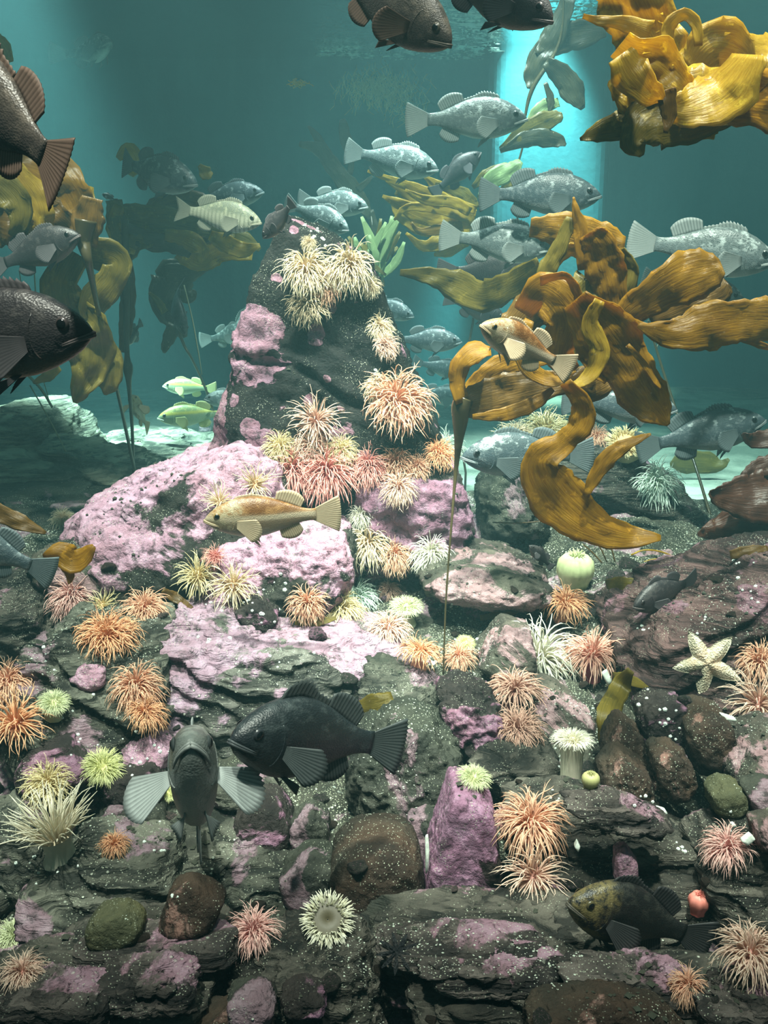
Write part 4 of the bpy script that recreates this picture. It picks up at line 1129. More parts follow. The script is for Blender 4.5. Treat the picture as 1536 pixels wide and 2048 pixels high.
    def tip(u_, odd):
        a = (u_ - 0.5) * 1.22
        r = 0.205 * (1 - (0.10 + fk * 0.55) * math.cos((u_ - 0.5) * math.pi) + 0.03) * (1.0 if odd else 0.985)
        return (bx(1.0) + 0.02 - r * math.cos(a) * 1.06, 0, r * math.sin(a) * 1.12)
    vv, ff, ry = fan((bx(0.975), 0, -0.040), (bx(0.975), 0, 0.042), tip, 15, 7)
    add('tail_fin', vv, ff, ry)
    for s in (-1, 1):
        t = 0.285
        b0 = Vector((bx(t), s * hw(t) * 0.97, -0.055)); b1 = Vector((bx(t) - 0.006, s * hw(t) * 0.99, 0.000))
        fl = flare
        def tip(u_, odd):
            a = -0.85 + 1.15 * u_
            r = 0.195 * (0.72 + 0.28 * math.sin(math.pi * (0.15 + 0.75 * u_))) * (1 if odd else 0.975)
            return (b0.x - r * math.cos(a) * math.cos(fl), b0.y + s * (r * math.cos(a) * math.sin(fl) + 0.004), -0.028 + r * math.sin(a))
        vv, ff, ry = fan(b0, b1, tip, 12, 7)
        add('pectoral_fin', vv, ff, ry)
        t = 0.36
        p0 = Vector((bx(t), s * hw(t) * 0.40, lo(t) + 0.012)); p1 = Vector((bx(t) - 0.03, s * hw(t) * 0.30, lo(t) + 0.010))
        def tip2(u_, odd):
            r = 0.125 * (1 - 0.35 * u_)
            return (p0.x - r * (0.80 + 0.1 * u_), p0.y + s * (0.02 + 0.03 * u_), p0.z - r * (0.62 - 0.35 * u_))
        vv, ff, ry = fan(p0, p1, tip2, 6, 5)
        add('pelvic_fin', vv, ff, ry)
    R['fins'] = fins
    _FISH_CACHE[ck] = R
    return R
FISH = []
def fish(name, key, snout, tail, y, label, yaw=0.0, roll=0.0, bend=0.0, flare=0.45, dors=0.55, group=None, pitch=0.0):
    (sx, sy), (tx, ty) = snout, tail
    mid = P((sx + tx) / 2, (sy + ty) / 2, y)
    s = (RGT * (sx - tx) + UPV * (ty - sy))
    plen = s.length
    s.normalize()
    toc = (CAM - mid).normalized()
    toc = (toc - s * toc.dot(s)).normalized()
    ya = math.radians(yaw)
    L = plen * PXM((mid - CAM).dot(FWD)) / max(0.25, math.cos(ya))
    hd = (s * math.cos(ya) + toc * math.sin(ya)).normalized()
    upv = Vector((0, 0, 1)); upv = (upv - hd * upv.dot(hd)).normalized()
    side = upv.cross(hd).normalized()
    M = Matrix((hd, side, upv)).transposed()
    if roll: M = M @ Matrix.Rotation(math.radians(roll), 3, 'X')
    root = empty(name, mid)
    root.rotation_euler = M.to_euler()
    root.scale = (L, L, L)
    tag(root, label, 'fish', group)
    parts = fish_parts(key, bend, flare, dors)
    for grp in ('body', 'mouth', 'gill', 'eyes', 'fins'):
        for nm, me, mt, subs in parts[grp]:
            o = link(nm, me, mt, root)
            if grp == 'fins':
                so = o.modifiers.new('thickness', 'SOLIDIFY'); so.thickness = 0.004; so.offset = 0
            for n2, m2, t2 in subs:
                link(n2, m2, t2, o)
    FISH.append((label, L))
    return root
B = 'rockfish'
# upper water, left
fish(B, 'slate', (222, 84), (140, 128), 6.6, 'hazy pale rockfish swimming alone in the bright beam', yaw=56, bend=-0.9, roll=-6)
fish(B, 'brown', (-215, 70), (232, 398), 1.32, 'big brown rockfish close to the glass showing its russet tail', yaw=-14, bend=0.3, dors=0.7)
fish(B, 'slate', (404, 372), (200, 316), 3.6, 'dark-flanked rockfish ahead of the russet tail with raised soft fin', yaw=22, bend=0.3)
fish(B, 'slate', (528, 384), (372, 405), 4.3, 'slate rockfish above the striped perch', yaw=12)
fish('perch', 'perch', (524, 446), (338, 416), 3.4, 'yellow-barred silver perch with a forked tail', yaw=8)
fish('perch', 'dusky', (528, 474), (598, 398), 2.75, 'small purplish dusky perch beside the spire tip, seen from behind', yaw=-28, bend=0.4)
fish(B, 'silver', (736, 414), (588, 398), 4.4, 'pale silver rockfish just above another behind the spire tip', yaw=18)
fish(B, 'silver', (700, 462), (560, 402), 4.1, 'pale silver rockfish closest behind the spire tip', yaw=20)
fish(B, 'dusky', (164, 468), (-30, 545), 2.9, 'dark rockfish with a lit brow in front of the left kelp', yaw=18, bend=-0.3)  # dusky skin chosen to imitate the shade this fish swims in
fish(B, 'dusky', (198, 664), (-330, 690), 1.35, 'very dark thick-lipped fish close to the glass', yaw=10)  # shade near the glass is put into the darker skin
fish(B, 'grey', (252, 690), (284, 642), 4.2, 'small grey fish seen from behind against the kelp stalk', yaw=-45)
fish(B, 'dusky', (372, 672), (326, 545), 4.3, 'dark fish diving head down beside the dark kelp', yaw=15, bend=0.6)
fish(B, 'silver', (494, 662), (418, 682), 5.2, 'pale rockfish facing half towards us left of the spire', yaw=50, bend=-0.8)
fish(B, 'silver', (470, 690), (560, 560), 5.6, 'pale rockfish mostly hidden behind the left edge of the spire', yaw=10)
fish(B, 'yellow', (327, 772), (436, 778), 5.6, 'green and yellow striped rockfish, the farther of the pair', yaw=5)
fish(B, 'yellow', (318, 836), (466, 826), 5.0, 'bright yellow-backed rockfish, the nearer of the pair over the sand', yaw=8)
fish(B, 'silver', (410, 798), (520, 800), 4.8, 'silver rockfish whose head shows at the left edge of the spire', yaw=10, roll=8)
fish(B, 'copper', (266, 802), (294, 852), 4.6, 'small coppery rockfish facing us behind the dark kelp stalks', yaw=62, flare=1.0)
# upper water, right
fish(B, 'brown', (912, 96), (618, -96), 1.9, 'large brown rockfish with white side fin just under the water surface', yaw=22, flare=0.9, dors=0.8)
fish(B, 'dusky', (1108, 44), (830, -96), 2.0, 'large dark rockfish with white side fin beside the surface glints', yaw=22, flare=0.9, dors=0.8)
fish(B, 'silver', (1052, 238), (803, 240), 3.6, 'silver rockfish with a clear dark eye below the surface glints', yaw=6, roll=4)
fish(B, 'silver', (876, 340), (682, 300), 4.2, 'silver rockfish with pale side fin above the golden kelp straps', yaw=10)
fish(B, 'dusky', (960, 306), (862, 392), 4.3, 'small dark fish nosing upwards between two silver rockfish', yaw=5)
fish(B, 'slate', (1198, 392), (942, 388), 3.3, 'dark slate rockfish above the amber kelp', yaw=8, bend=0.2)
fish(B, 'silver', (1102, 498), (872, 470), 3.4, 'silver rockfish with fanned tail in front of the golden kelp straps', yaw=14)
fish(B, 'dusky', (1086, 540), (868, 546), 3.6, 'purplish dim rockfish right under the one with fanned tail', yaw=8)
fish(B, 'silver', (1546, 522), (1250, 480), 3.1, 'silver rockfish above the long amber blade', yaw=8)
fish(B, 'silver', (1482, 600), (1280, 560), 3.5, 'pale rockfish mostly hidden behind the amber kelp', yaw=12)
fish(B, 'dusky', (1010, 640), (886, 592), 3.9, 'dark brown fish behind the coppery fish head', yaw=-8)
fish(B, 'slate', (828, 634), (712, 598), 4.2, 'slate rockfish emerging from behind the spire, the upper one', yaw=15)
fish(B, 'slate', (922, 684), (776, 678), 4.0, 'slate rockfish emerging from behind the spire, the lower one', yaw=10)
fish(B, 'slate', (930, 748), (822, 722), 4.6, 'dim rockfish below the two that emerge behind the spire', yaw=-10)
fish(B, 'slate', (936, 796), (812, 788), 4.9, 'dimmest rockfish low over the sand behind the spire', yaw=5)
fish(B, 'copper', (962, 650), (1138, 738), 2.25, 'pale coppery rockfish tilted head up in front of the amber kelp', yaw=36, bend=0.5, flare=0.8, dors=0.4, roll=-10)
fish(B, 'slate', (1350, 820), (1118, 800), 3.15, 'dark rockfish behind the broad amber blade', yaw=6, flare=0.8)
fish(B, 'slate', (922, 914), (1200, 906), 3.0, 'blue-black rockfish facing the thin kelp stalk', yaw=12, bend=0.2)
fish(B, 'slate', (1524, 842), (1268, 898), 3.3, 'blue-grey rockfish over the pale sand', yaw=8)
# low over the rocks
fish(B, 'copper', (412, 1040), (690, 1026), 2.25, 'orange-brown rockfish in front of the pink anemone row', yaw=6, flare=0.35, dors=0.25)
fish(B, 'grey', (376, 1440), (408, 1740), 1.62, 'grey rockfish rising towards us with mouth up and fins spread', yaw=58, flare=0.95, dors=0.7)
fish(B, 'black', (486, 1480), (792, 1476), 1.66, 'charcoal black rockfish with spiny raised back fin', yaw=48, bend=0.3, flare=0.7, dors=1.0)
fish(B, 'quill', (1118, 1802), (1442, 1872), 1.46, 'black rockfish mottled with olive on the head, resting above the ledge', yaw=26, bend=0.3, flare=0.5, dors=0.6)
fish(B, 'dusky', (1260, 1218), (1408, 1150), 2.45, 'small dark barred rockfish above the maroon slope', yaw=30, dors=0.9)
fish(B, 'dusky', (1058, 1090), (1108, 1140), 2.75, 'tiny dark fish resting above the brown slab', yaw=20)
fish(B, 'slate', (-150, 1050), (112, 1150), 2.1, 'dark rockfish swimming out of view past the brown weed', yaw=10)
fish(B, 'dusky', (204, 388), (236, 402), 4.8, 'tiny dark fish behind the russet tail', yaw=0)
# ------------------------------------------------------------------ kelp and other weed
def kelp_mat(name, a, b, trans=0.45, rough=0.30):
    t = NT(name)
    co = t.coord('Object')
    cb = t.n('ShaderNodeCombineXYZ')
    t.ln(t.attr('along'), cb.inputs[0]); t.ln(t.attr('across'), cb.inputs[1])
    st = t.noise(t.mapping(cb.outputs[0], scale=(1.2, 5.0, 1)), 2.2, 5, 0.6, 0.3)          # long streaks of the tissue
    n = t.noise(co, 11, 6, 0.65, 0.4)
    c = t.mix(t.ramp(t.math('MULTIPLY_ADD', st, 0.6, t.math('MULTIPLY', n, 0.4)), [(0.36, 0.0), (0.64, 1.0)]), a, b)
    c = t.mix(t.ramp(t.noise(co, 5.0, 5, 0.6), [(0.56, 0.0), (0.74, 0.4)]), c, tuple(k * 0.5 for k in a))
    c = t.mix(t.ramp(t.noise(co, 38, 4, 0.7), [(0.58, 0.0), (0.72, 0.6)]), c, tuple(min(1, k * 1.7 + 0.01) for k in b))
    sp = t.math('MULTIPLY', t.ramp(t.voro(co, 55), [(0.07, 1.0), (0.14, 0.0)]), t.ramp(t.noise(co, 12, 2), [(0.56, 0.0), (0.64, 1.0)]))
    c = t.mix(t.math('MULTIPLY', sp, 0.5), c, (0.7, 0.6, 0.35))
    h = t.math('ADD', t.math('MULTIPLY', st, 1.2), t.math('MULTIPLY', t.noise(co, 70, 4), 0.35))
    pb = t.bsdf(c, rough, t.bump(h, 0.35, 0.006), 0.45)
    tr = t.n('ShaderNodeBsdfTranslucent'); t.ln(c, tr.inputs['Color'])
    mx = t.n('ShaderNodeMixShader', i_0=trans)
    t.ln(pb, mx.inputs[1]); t.ln(tr.outputs[0], mx.inputs[2])
    return t.done(mx.outputs[0])
K_AMBER = kelp_mat('amber_kelp', (0.30, 0.14, 0.006), (0.54, 0.30, 0.018), 0.62)
K_GOLD = kelp_mat('golden_kelp', (0.42, 0.25, 0.015), (0.66, 0.47, 0.05), 0.62)
K_OLIVE = kelp_mat('olive_kelp', (0.14, 0.11, 0.018), (0.28, 0.21, 0.035), 0.5)
K_BROWN = kelp_mat('brown_kelp', (0.10, 0.05, 0.008), (0.22, 0.12, 0.02), 0.4)
K_DARK = kelp_mat('dark_kelp', (0.035, 0.035, 0.02), (0.08, 0.07, 0.035), 0.25)
K_GREEN = kelp_mat('green_kelp', (0.24, 0.34, 0.14), (0.44, 0.56, 0.26), 0.45)
K_RED = kelp_mat('red_weed', (0.05, 0.018, 0.012), (0.11, 0.04, 0.02), 0.25)
K_STIPE = kelp_mat('kelp_stipe', (0.035, 0.028, 0.012), (0.08, 0.06, 0.025), 0.05)
K_PALE = kelp_mat('pale_thread', (0.34, 0.32, 0.20), (0.5, 0.48, 0.32), 0.2)
def catmull(pts, n):
    pts = [np.array(p, float) for p in pts]
    if len(pts) == 2: pts = [pts[0], (pts[0] + pts[1]) / 2, pts[1]]
    P_ = [2 * pts[0] - pts[1]] + pts + [2 * pts[-1] - pts[-2]]
    m = len(pts) - 1
    out = []
    for k in range(n):
        x = k / (n - 1) * m
        i = min(int(x), m - 1); f = x - i
        p0, p1, p2, p3 = P_[i], P_[i+1], P_[i+2], P_[i+3]
        out.append(0.5 * ((2*p1) + (-p0+p2)*f + (2*p0-5*p1+4*p2-p3)*f*f + (-p0+3*p1-3*p2+p3)*f**3))
    return np.array(out)
_KR = random.Random(3)
def blade(parent, pts, y, mat, ruffle=0.05, freq=None, twist=(-14, 14), n=None, name='blade', label=None, depth=0.0, cup=0.04, crinkle=0.07):
    """ribbon: pts = (px, py, width px[, dy]) at distance y; twist = turn of the blade about its own line from start to end"""
    rows = []
    for q in pts:
        dy = q[3] if len(q) > 3 else 0.0
        c = P(q[0], q[1], y + dy)
        rows.append((c.x, c.y, c.z, max(1.0, q[2]) * PXM(y + dy)))
    tot = sum(math.hypot(pts[i+1][0]-pts[i][0], pts[i+1][1]-pts[i][1]) for i in range(len(pts)-1))
    n = n or max(14, min(46, int(tot / 9)))
    if freq is None: freq = max(1.5, min(9.0, 0.75 * tot / max(12.0, max(q[2] for q in pts))))
    C = catmull(rows, n)
    na = 11
    ph = _KR.uniform(0, 6.28); ph2 = _KR.uniform(0, 6.28)
    v = []
    if depth:                      # let the middle of the blade bow towards or away from the glass
        C[:, 1] += depth * np.sin(np.linspace(0, math.pi, n))
    for i in range(n):
        c = Vector(C[i, :3]); w = max(0.0008, C[i, 3])
        tg = Vector(C[min(i+1, n-1), :3] - C[max(i-1, 0), :3]).normalized()
        vd = (c - CAM).normalized()
        sd = tg.cross(vd)
        if sd.length < 1e-4: sd = RGT.copy()
        sd.normalize()
        u = i / (n - 1)
        ang = math.radians(twist[0] + (twist[1] - twist[0]) * u)
        nm = sd.cross(tg).normalized()
        sd2 = sd * math.cos(ang) + nm * math.sin(ang)
        nm2 = sd2.cross(tg).normalized()
        k = 1.0 / max(0.55, math.cos(ang))
        for j in range(na):
            x = -1 + 2 * j / (na - 1)
            ed = abs(x) ** 1.6
            s = u * freq * 6.28
            rf = ruffle * w * ed * (math.sin(s * 1.0 + ph + (1.3 if x > 0 else 0)) + 0.5 * math.sin(s * 2.3 + ph2 + x))
            wob = 1 + (0.07 * math.sin(s * 1.1 + ph2 + 3 * x) + 0.05 * math.sin(s * 2.9 + ph + 2 * x) + 0.03 * math.sin(s * 6.1 + 4 * x)) * ed
            v.append(c + sd2 * (x * w * 0.5 * k * wob) + nm2 * (rf + cup * w * (x * x - 0.4)))
    va = np.array([tuple(q) for q in v])
    wm = float(np.max(C[:, 3]))
    nz = fbm(va / wm * 2.6 + ph, 3, int(ph * 100), 0.55)
    nd = np.array([(CAM - Vector(q)).normalized() for q in va])
    va = va + nd * (nz * crinkle * wm)[:, None]
    me = mesh(name, va, grid_faces(n, na))
    add_attr(me, 'along', np.repeat(np.linspace(0, 1, n) * tot / 100.0, na))
    add_attr(me, 'across', np.tile(np.linspace(-1, 1, na), n))
    o = link(name, me, mat, parent)
    so = o.modifiers.new('thickness', 'SOLIDIFY'); so.thickness = 0.0016; so.offset = 0
    if label: o['label'] = label
    return o
def px_tube(parent, pts, y, mat, name='stipe', n=30, seg=8):
    rows = []
    for q in pts:
        dy = q[3] if len(q) > 3 else 0.0
        c = P(q[0], q[1], y + dy)
        rows.append((c.x, c.y, c.z, q[2] * 0.5 * PXM(y + dy)))
    C = catmull(rows, n)
    tv, tf = tube([Vector(c[:3]) for c in C], [max(0.0006, c[3]) for c in C], seg)
    return link(name, mesh(name, tv, tf), mat, parent)
def foot(px, py):
    loc, nor = hit(px, py)
    return loc.y if loc is not None else 4.0
def weed(name, label, loc, cat='kelp', group=None):
    o = empty(name, loc)
    tag(o, label, cat, group)
    return o
class Keep:
    """parent parts that are modelled in world space to an Empty placed at the foot of the plant"""
    def __init__(s, root): s.root, s.before = root, set(bpy.data.objects)
    def close(s):
        bpy.context.view_layer.update()
        inv = Matrix.Translation(-s.root.location)
        for o in set(bpy.data.objects) - s.before:
            if o.parent is s.root and o.data: 
                o.data.transform(inv)

def stem(root, px, py, y, w=5):
    """stalk from a point of the plant down to the ground below it"""
    a = P(px, py, y)
    loc, nor = drop(a.x, a.y, a.z - 0.02)
    b = loc if loc is not None else Vector((a.x, a.y, 0.1))
    pts = [a.lerp(b, i / 9) + Vector((0.03 * math.sin(i * 0.8), 0.02 * math.sin(i * 1.1), 0)) * (1 if 0 < i < 9 else 0) for i in range(10)]
    tv, tf = tube(pts, w * 0.5 * PXM(y), 6)
    link('stipe', mesh('stipe', tv, tf), K_STIPE, root)
# --- amber bull kelp in front of the right-hand fish
yf = foot(886, 1350)
r = weed('bull_kelp', 'amber bull kelp on a thin dark stalk with broad blades spreading right', P(886, 1350, yf)); k = Keep(r)
Y = 2.5
px_tube(r, [(886,1356,4,yf-Y),(892,1200,4,(yf-Y)*.7),(902,1060,5,(yf-Y)*.4),(911,950,8,.0),(917,885,18,0),(920,845,32,0),(922,815,40,0),(930,795,36,0)], Y, K_STIPE, 'stipe', 60)
for pts, dep, m, kw in (
    ([(922,812,44),(985,795,84),(1060,778,70),(1140,758,46),(1200,735,14)], 0.00, K_BROWN, {}),
    ([(924,805,26),(914,765,34),(922,728,40),(948,704,44),(982,702,18)], -0.02, K_AMBER, dict(twist=(-30, 50))),
    ([(930,795,30),(980,745,44),(1060,712,52),(1150,690,40)], 0.05, K_AMBER, {}),
    ([(945,834,10),(1010,828,28),(1070,806,28),(1106,778,10)], -0.03, K_AMBER, {}),
    ([(1150,600,60),(1205,665,120),(1248,725,108),(1285,785,96),(1320,828,56),(1337,850,8)], -0.12, K_AMBER, dict(twist=(-15, 10), ruffle=.05)),
    ([(1275,652,6),(1345,668,62),(1420,652,92),(1500,640,84),(1570,642,80)], -0.15, K_AMBER, dict(twist=(10, -10), ruffle=.05)),
    ([(1225,655,36),(1290,604,70),(1360,560,96),(1420,540,84),(1444,532,30)], -0.05, K_AMBER, dict(twist=(-35, 20))),
    ([(1300,640,20),(1370,600,60),(1430,575,70),(1450,560,40)], 0.02, K_BROWN, {}),
    ([(1230,640,64),(1216,560,72),(1200,500,74),(1178,465,40)], 0.02, K_AMBER, dict(twist=(-10, 25))),
    ([(1168,540,24),(1162,465,30),(1151,418,14),(1147,394,3)], 0.05, K_AMBER, {}),
    ([(1045,625,40),(1080,582,74),(1122,632,90),(1112,700,60),(1145,745,40)], 0.00, K_AMBER, dict(depth=-0.08)),
    ([(1080,562,18),(1130,552,14),(1156,590,20),(1166,650,24),(1182,725,34),(1215,760,20)], -0.10, K_AMBER, dict(twist=(-50, 40))),
    ([(1074,606,30),(1092,545,36),(1120,492,30),(1142,435,20)], 0.06, K_OLIVE, {}),
    ([(1215,640,54),(1262,656,44),(1302,652,6)], -0.08, K_AMBER, {}),
    ([(1030,660,70),(1070,615,80),(1130,600,60),(1190,620,50)], 0.08, K_BROWN, {}),
    ([(1060,455,34),(1120,460,66),(1200,478,70),(1250,486,24)], 0.20, K_AMBER, {}),
    ([(1180,560,60),(1150,600,70),(1130,660,60),(1150,720,50)], 0.04, K_OLIVE, {}),
    ([(1120,760,40),(1180,775,60),(1240,740,44),(1290,700,20)], 0.02, K_BROWN, {}),
    ([(800,545,12,.5),(860,552,34,.5),(915,572,60,.5),(965,592,60,.4),(1030,566,56,.3),(1080,528,30,.2)], 0.2, K_OLIVE, {}),
    ([(1130,765,26),(1164,808,40),(1160,850,54),(1128,884,46),(1080,925,80),(1108,985,112),(1170,1042,92),(1240,1070,60),(1322,1076,12)], -0.20, K_AMBER, dict(twist=(-30, 15), ruffle=.05)),
    ([(1100,540,14),(1140,500,26),(1190,520,30),(1230,560,24),(1262,600,10)], 0.10, K_GOLD, dict(twist=(-50, 50))),
    ([(1060,640,20),(1040,690,34),(1062,740,34),(1110,760,26),(1150,740,10)], -0.06, K_AMBER, dict(twist=(-40, 50))),
    ([(1200,600,20),(1180,650,36),(1200,700,40),(1180,750,30),(1140,775,10)], -0.14, K_GOLD, dict(twist=(40, -40))),
    ([(1255,690,10),(1290,730,12),(1310,760,10),(1322,776,4)], -0.14, K_AMBER, dict(twist=(0, 60))),
    ([(1420,655,30),(1470,668,20),(1520,690,14),(1560,700,8)], -0.12, K_AMBER, dict(twist=(30, -40))),
    ([(1240,500,20),(1262,540,30),(1250,580,36),(1230,620,24)], 0.06, K_OLIVE, dict(twist=(-30, 30))),
    ([(1172,992,12),(1192,950,30),(1222,910,36),(1262,885,22),(1302,868,5)], -0.22, K_AMBER, {}),
):
    blade(r, pts, Y + dep, m, **kw)
k.close()

# --- golden kelp head by the surface, upper right
r = weed('bull_kelp', 'crinkled golden kelp head drifting near the surface', P(1540, 170, 1.95)); k = Keep(r)
Y = 1.95
for pts, dep, m, kw in (
    ([(1570,160,150),(1490,155,150),(1420,165,130),(1345,140,110),(1295,70,110),(1245,15,96),(1220,-40,60)], 0.05, K_GOLD, dict(ruffle=.13, freq=7, crinkle=.16)),
    ([(1385,150,80),(1430,104,116),(1478,112,80),(1500,135,16)], 0.02, K_GOLD, dict(twist=(-20, 10))),
    ([(1440,200,110),(1360,200,130),(1295,192,120),(1242,172,60),(1216,166,8)], -0.02, K_GOLD, dict(ruffle=.13, freq=7, crinkle=.16)),
    ([(1460,225,50),(1390,240,76),(1310,240,110),(1272,282,62),(1284,312,8)], -0.04, K_OLIVE, {}),
    ([(1310,235,74),(1245,250,60),(1192,266,32),(1160,279,6)], -0.03, K_OLIVE, dict(ruffle=.06)),
    ([(1338,95,18),(1338,52,24),(1368,28,22),(1392,50,20),(1398,92,14)], -0.05, K_GOLD, dict(twist=(-60, 50))),
    ([(1300,66,44),(1245,46,26),(1202,42,18),(1166,32,8)], -0.03, K_GOLD, {}),
    ([(1580,200,130),(1500,195,110),(1440,190,80),(1400,180,40)], -0.06, K_AMBER, dict(crinkle=.18, ruffle=.14)),
    ([(1240,90,60),(1300,130,96),(1352,172,70),(1390,200,30)], -0.06, K_GOLD, dict(crinkle=.18, ruffle=.14, twist=(-50, 30))),
    ([(1330,180,40),(1338,228,28),(1331,266,8)], -0.10, K_BROWN, {}),
    ([(1270,-30,80),(1300,30,90),(1318,80,60),(1330,120,30)], 0.0, K_GOLD, dict(crinkle=.18, ruffle=.14)),
    ([(1500,110,60),(1450,180,100),(1380,215,80),(1330,215,30)], -0.09, K_GOLD, dict(twist=(-60, 0))),
    ([(1240,110,50),(1265,150,70),(1300,185,50),(1325,200,14)], -0.10, K_GOLD, dict(twist=(30, -50), ruffle=.14)),
    ([(1430,270,16),(1380,262,34),(1330,262,40),(1300,285,20)], -0.02, K_GOLD, {}),
):
    blade(r, pts, Y + dep, m, **kw)
k.close()

# --- left kelp with two dark stalks
yf = foot(270, 942)
r = weed('bull_kelp', 'golden brown kelp on a dark stalk behind the thick-lipped fish', P(270, 942, yf)); k = Keep(r)
Y = 2.9
px_tube(r, [(270,946,7,yf-Y),(240,805,7,(yf-Y)*.6),(203,650,9,(yf-Y)*.2),(180,540,14,0),(168,482,30,0),(172,440,44,0)], Y, K_STIPE, 'stipe', 50)
for pts, dep, m, kw in (
    ([(-40,320,120),(50,345,116),(118,380,112),(150,435,84),(162,486,30)], 0.15, K_AMBER, dict(ruffle=.12, crinkle=.15)),
    ([(-40,405,150),(50,425,120),(110,445,80),(150,470,30)], 0.10, K_BROWN, dict(ruffle=.14, crinkle=.15)),
    ([(20,330,40),(70,400,60),(80,450,50),(60,480,14)], 0.05, K_GOLD, dict(ruffle=.14)),
    ([(-10,360,50),(30,400,60),(40,440,40),(20,470,10)], 0.0, K_OLIVE, dict(ruffle=.14)),
    ([(-30,455,70),(18,478,40),(26,498,6)], 0.10, K_BROWN, {}),
    ([(170,492,44),(176,440,60),(184,395,40)], 0.0, K_BROWN, {}),
    ([(150,505,60),(122,565,72),(132,622,90),(172,662,96),(182,722,84),(160,782,40),(150,806,8)], 0.2, K_OLIVE, dict(ruffle=.13, crinkle=.15)),
    ([(178,505,60),(232,522,62),(222,562,54),(190,602,64),(182,645,30)], 0.22, K_OLIVE, dict(twist=(-40, 40))),
    ([(150,662,54),(208,722,76),(216,768,44),(210,790,6)], 0.25, K_OLIVE, {}),
    ([(120,735,12),(96,752,22),(66,766,5)], 0.2, K_OLIVE, {}),
    ([(-30,60,30),(5,95,30),(20,125,12)], 0.3, K_GOLD, {}),
    ([(60,330,90),(110,370,60),(150,410,90),(190,440,30)], 0.25, K_GOLD, dict(twist=(40, -20))),
):
    blade(r, pts, Y + dep, m, **kw)
k.close()
r = weed('bull_kelp', 'shaded olive kelp whose stalk swells to a bulb beside the small grey fish', P(266, 942, foot(266, 942))); k = Keep(r)
Y = 3.9
yf = foot(266, 942)
px_tube(r, [(267,946,7,yf-Y),(264,850,7,(yf-Y)*.5),(258,770,10,0),(256,735,20,0),(254,700,10,0),(252,560,16,0),(250,440,14,0)], Y, K_STIPE, 'stipe', 50)
for pts, dep, m, kw in (
    ([(250,500,22),(256,580,30),(252,650,28),(246,705,14)], 0.02, K_BROWN, {}),
    ([(232,425,30),(290,436,52),(350,440,46),(420,456,30),(470,470,10)], 0.1, K_OLIVE, dict(ruffle=.14)),
    ([(236,440,30),(300,470,50),(370,486,44),(430,500,40),(486,508,14)], 0.12, K_BROWN, dict(ruffle=.14)),
    ([(240,450,20),(290,480,36),(340,490,30),(380,512,10)], 0.05, K_DARK, dict(ruffle=.14)),
    ([(238,410,20),(228,450,30),(240,490,24),(270,505,8)], 0.0, K_GOLD, dict(ruffle=.14)),
    ([(330,470,20),(372,478,34),(404,500,30),(398,526,8)], 0.02, K_GOLD, dict(ruffle=.14)),
    ([(420,470,20),(450,486,36),(486,500,30),(520,490,8)], 0.04, K_GOLD, dict(ruffle=.14)),
    ([(240,505,50),(272,482,44),(306,490,10)], 0.05, K_OLIVE, {}),
    ([(365,495,50),(400,522,44),(440,502,44),(505,512,16)], 0.1, K_GOLD, {}),
    ([(236,318,10),(256,300,30),(272,326,30),(262,352,10)], 0.3, K_GOLD, {}),
    ([(398,330,8),(412,346,26),(424,352,10)], 0.3, K_GOLD, {}),
    ([(228,400,30),(236,450,40),(250,500,20)], 0.0, K_OLIVE, {}),
    ([(300,430,40),(350,410,60),(420,430,60),(470,470,30)], 0.2, K_BROWN, {}),
    ([(400,480,30),(440,470,46),(490,480,30),(520,500,8)], 0.25, K_OLIVE, {}),
):
    blade(r, pts, Y + dep, m, **kw)
k.close()
# --- dark kelp by the diving fish
r = weed('bull_kelp', 'small dark kelp leaning left above the yellow striped pair', P(440, 868, 5.0)); k = Keep(r)
Y = 4.7
px_tube(r, [(444,872,5,.5),(412,780,5,.2),(385,720,5,0),(368,690,6,0),(350,640,8,0)], Y, K_STIPE, 'stipe', 30)
for pts, dep, m, kw in (
    ([(318,530,30),(345,556,76),(326,600,60),(352,640,44),(368,676,16)], 0.05, K_DARK, {}),
    ([(330,545,30),(372,545,40),(426,530,10)], 0.0, K_DARK, {}),
    ([(350,650,30),(332,690,20),(328,706,5)], 0.0, K_DARK, {}),
    ([(350,590,24),(380,592,26),(390,580,6)], 0.0, K_DARK, {}),
    ([(298,585,5),(318,605,14),(330,625,14)], 0.0, K_OLIVE, {}),
):
    blade(r, pts, Y + dep, m, **kw)
k.close()
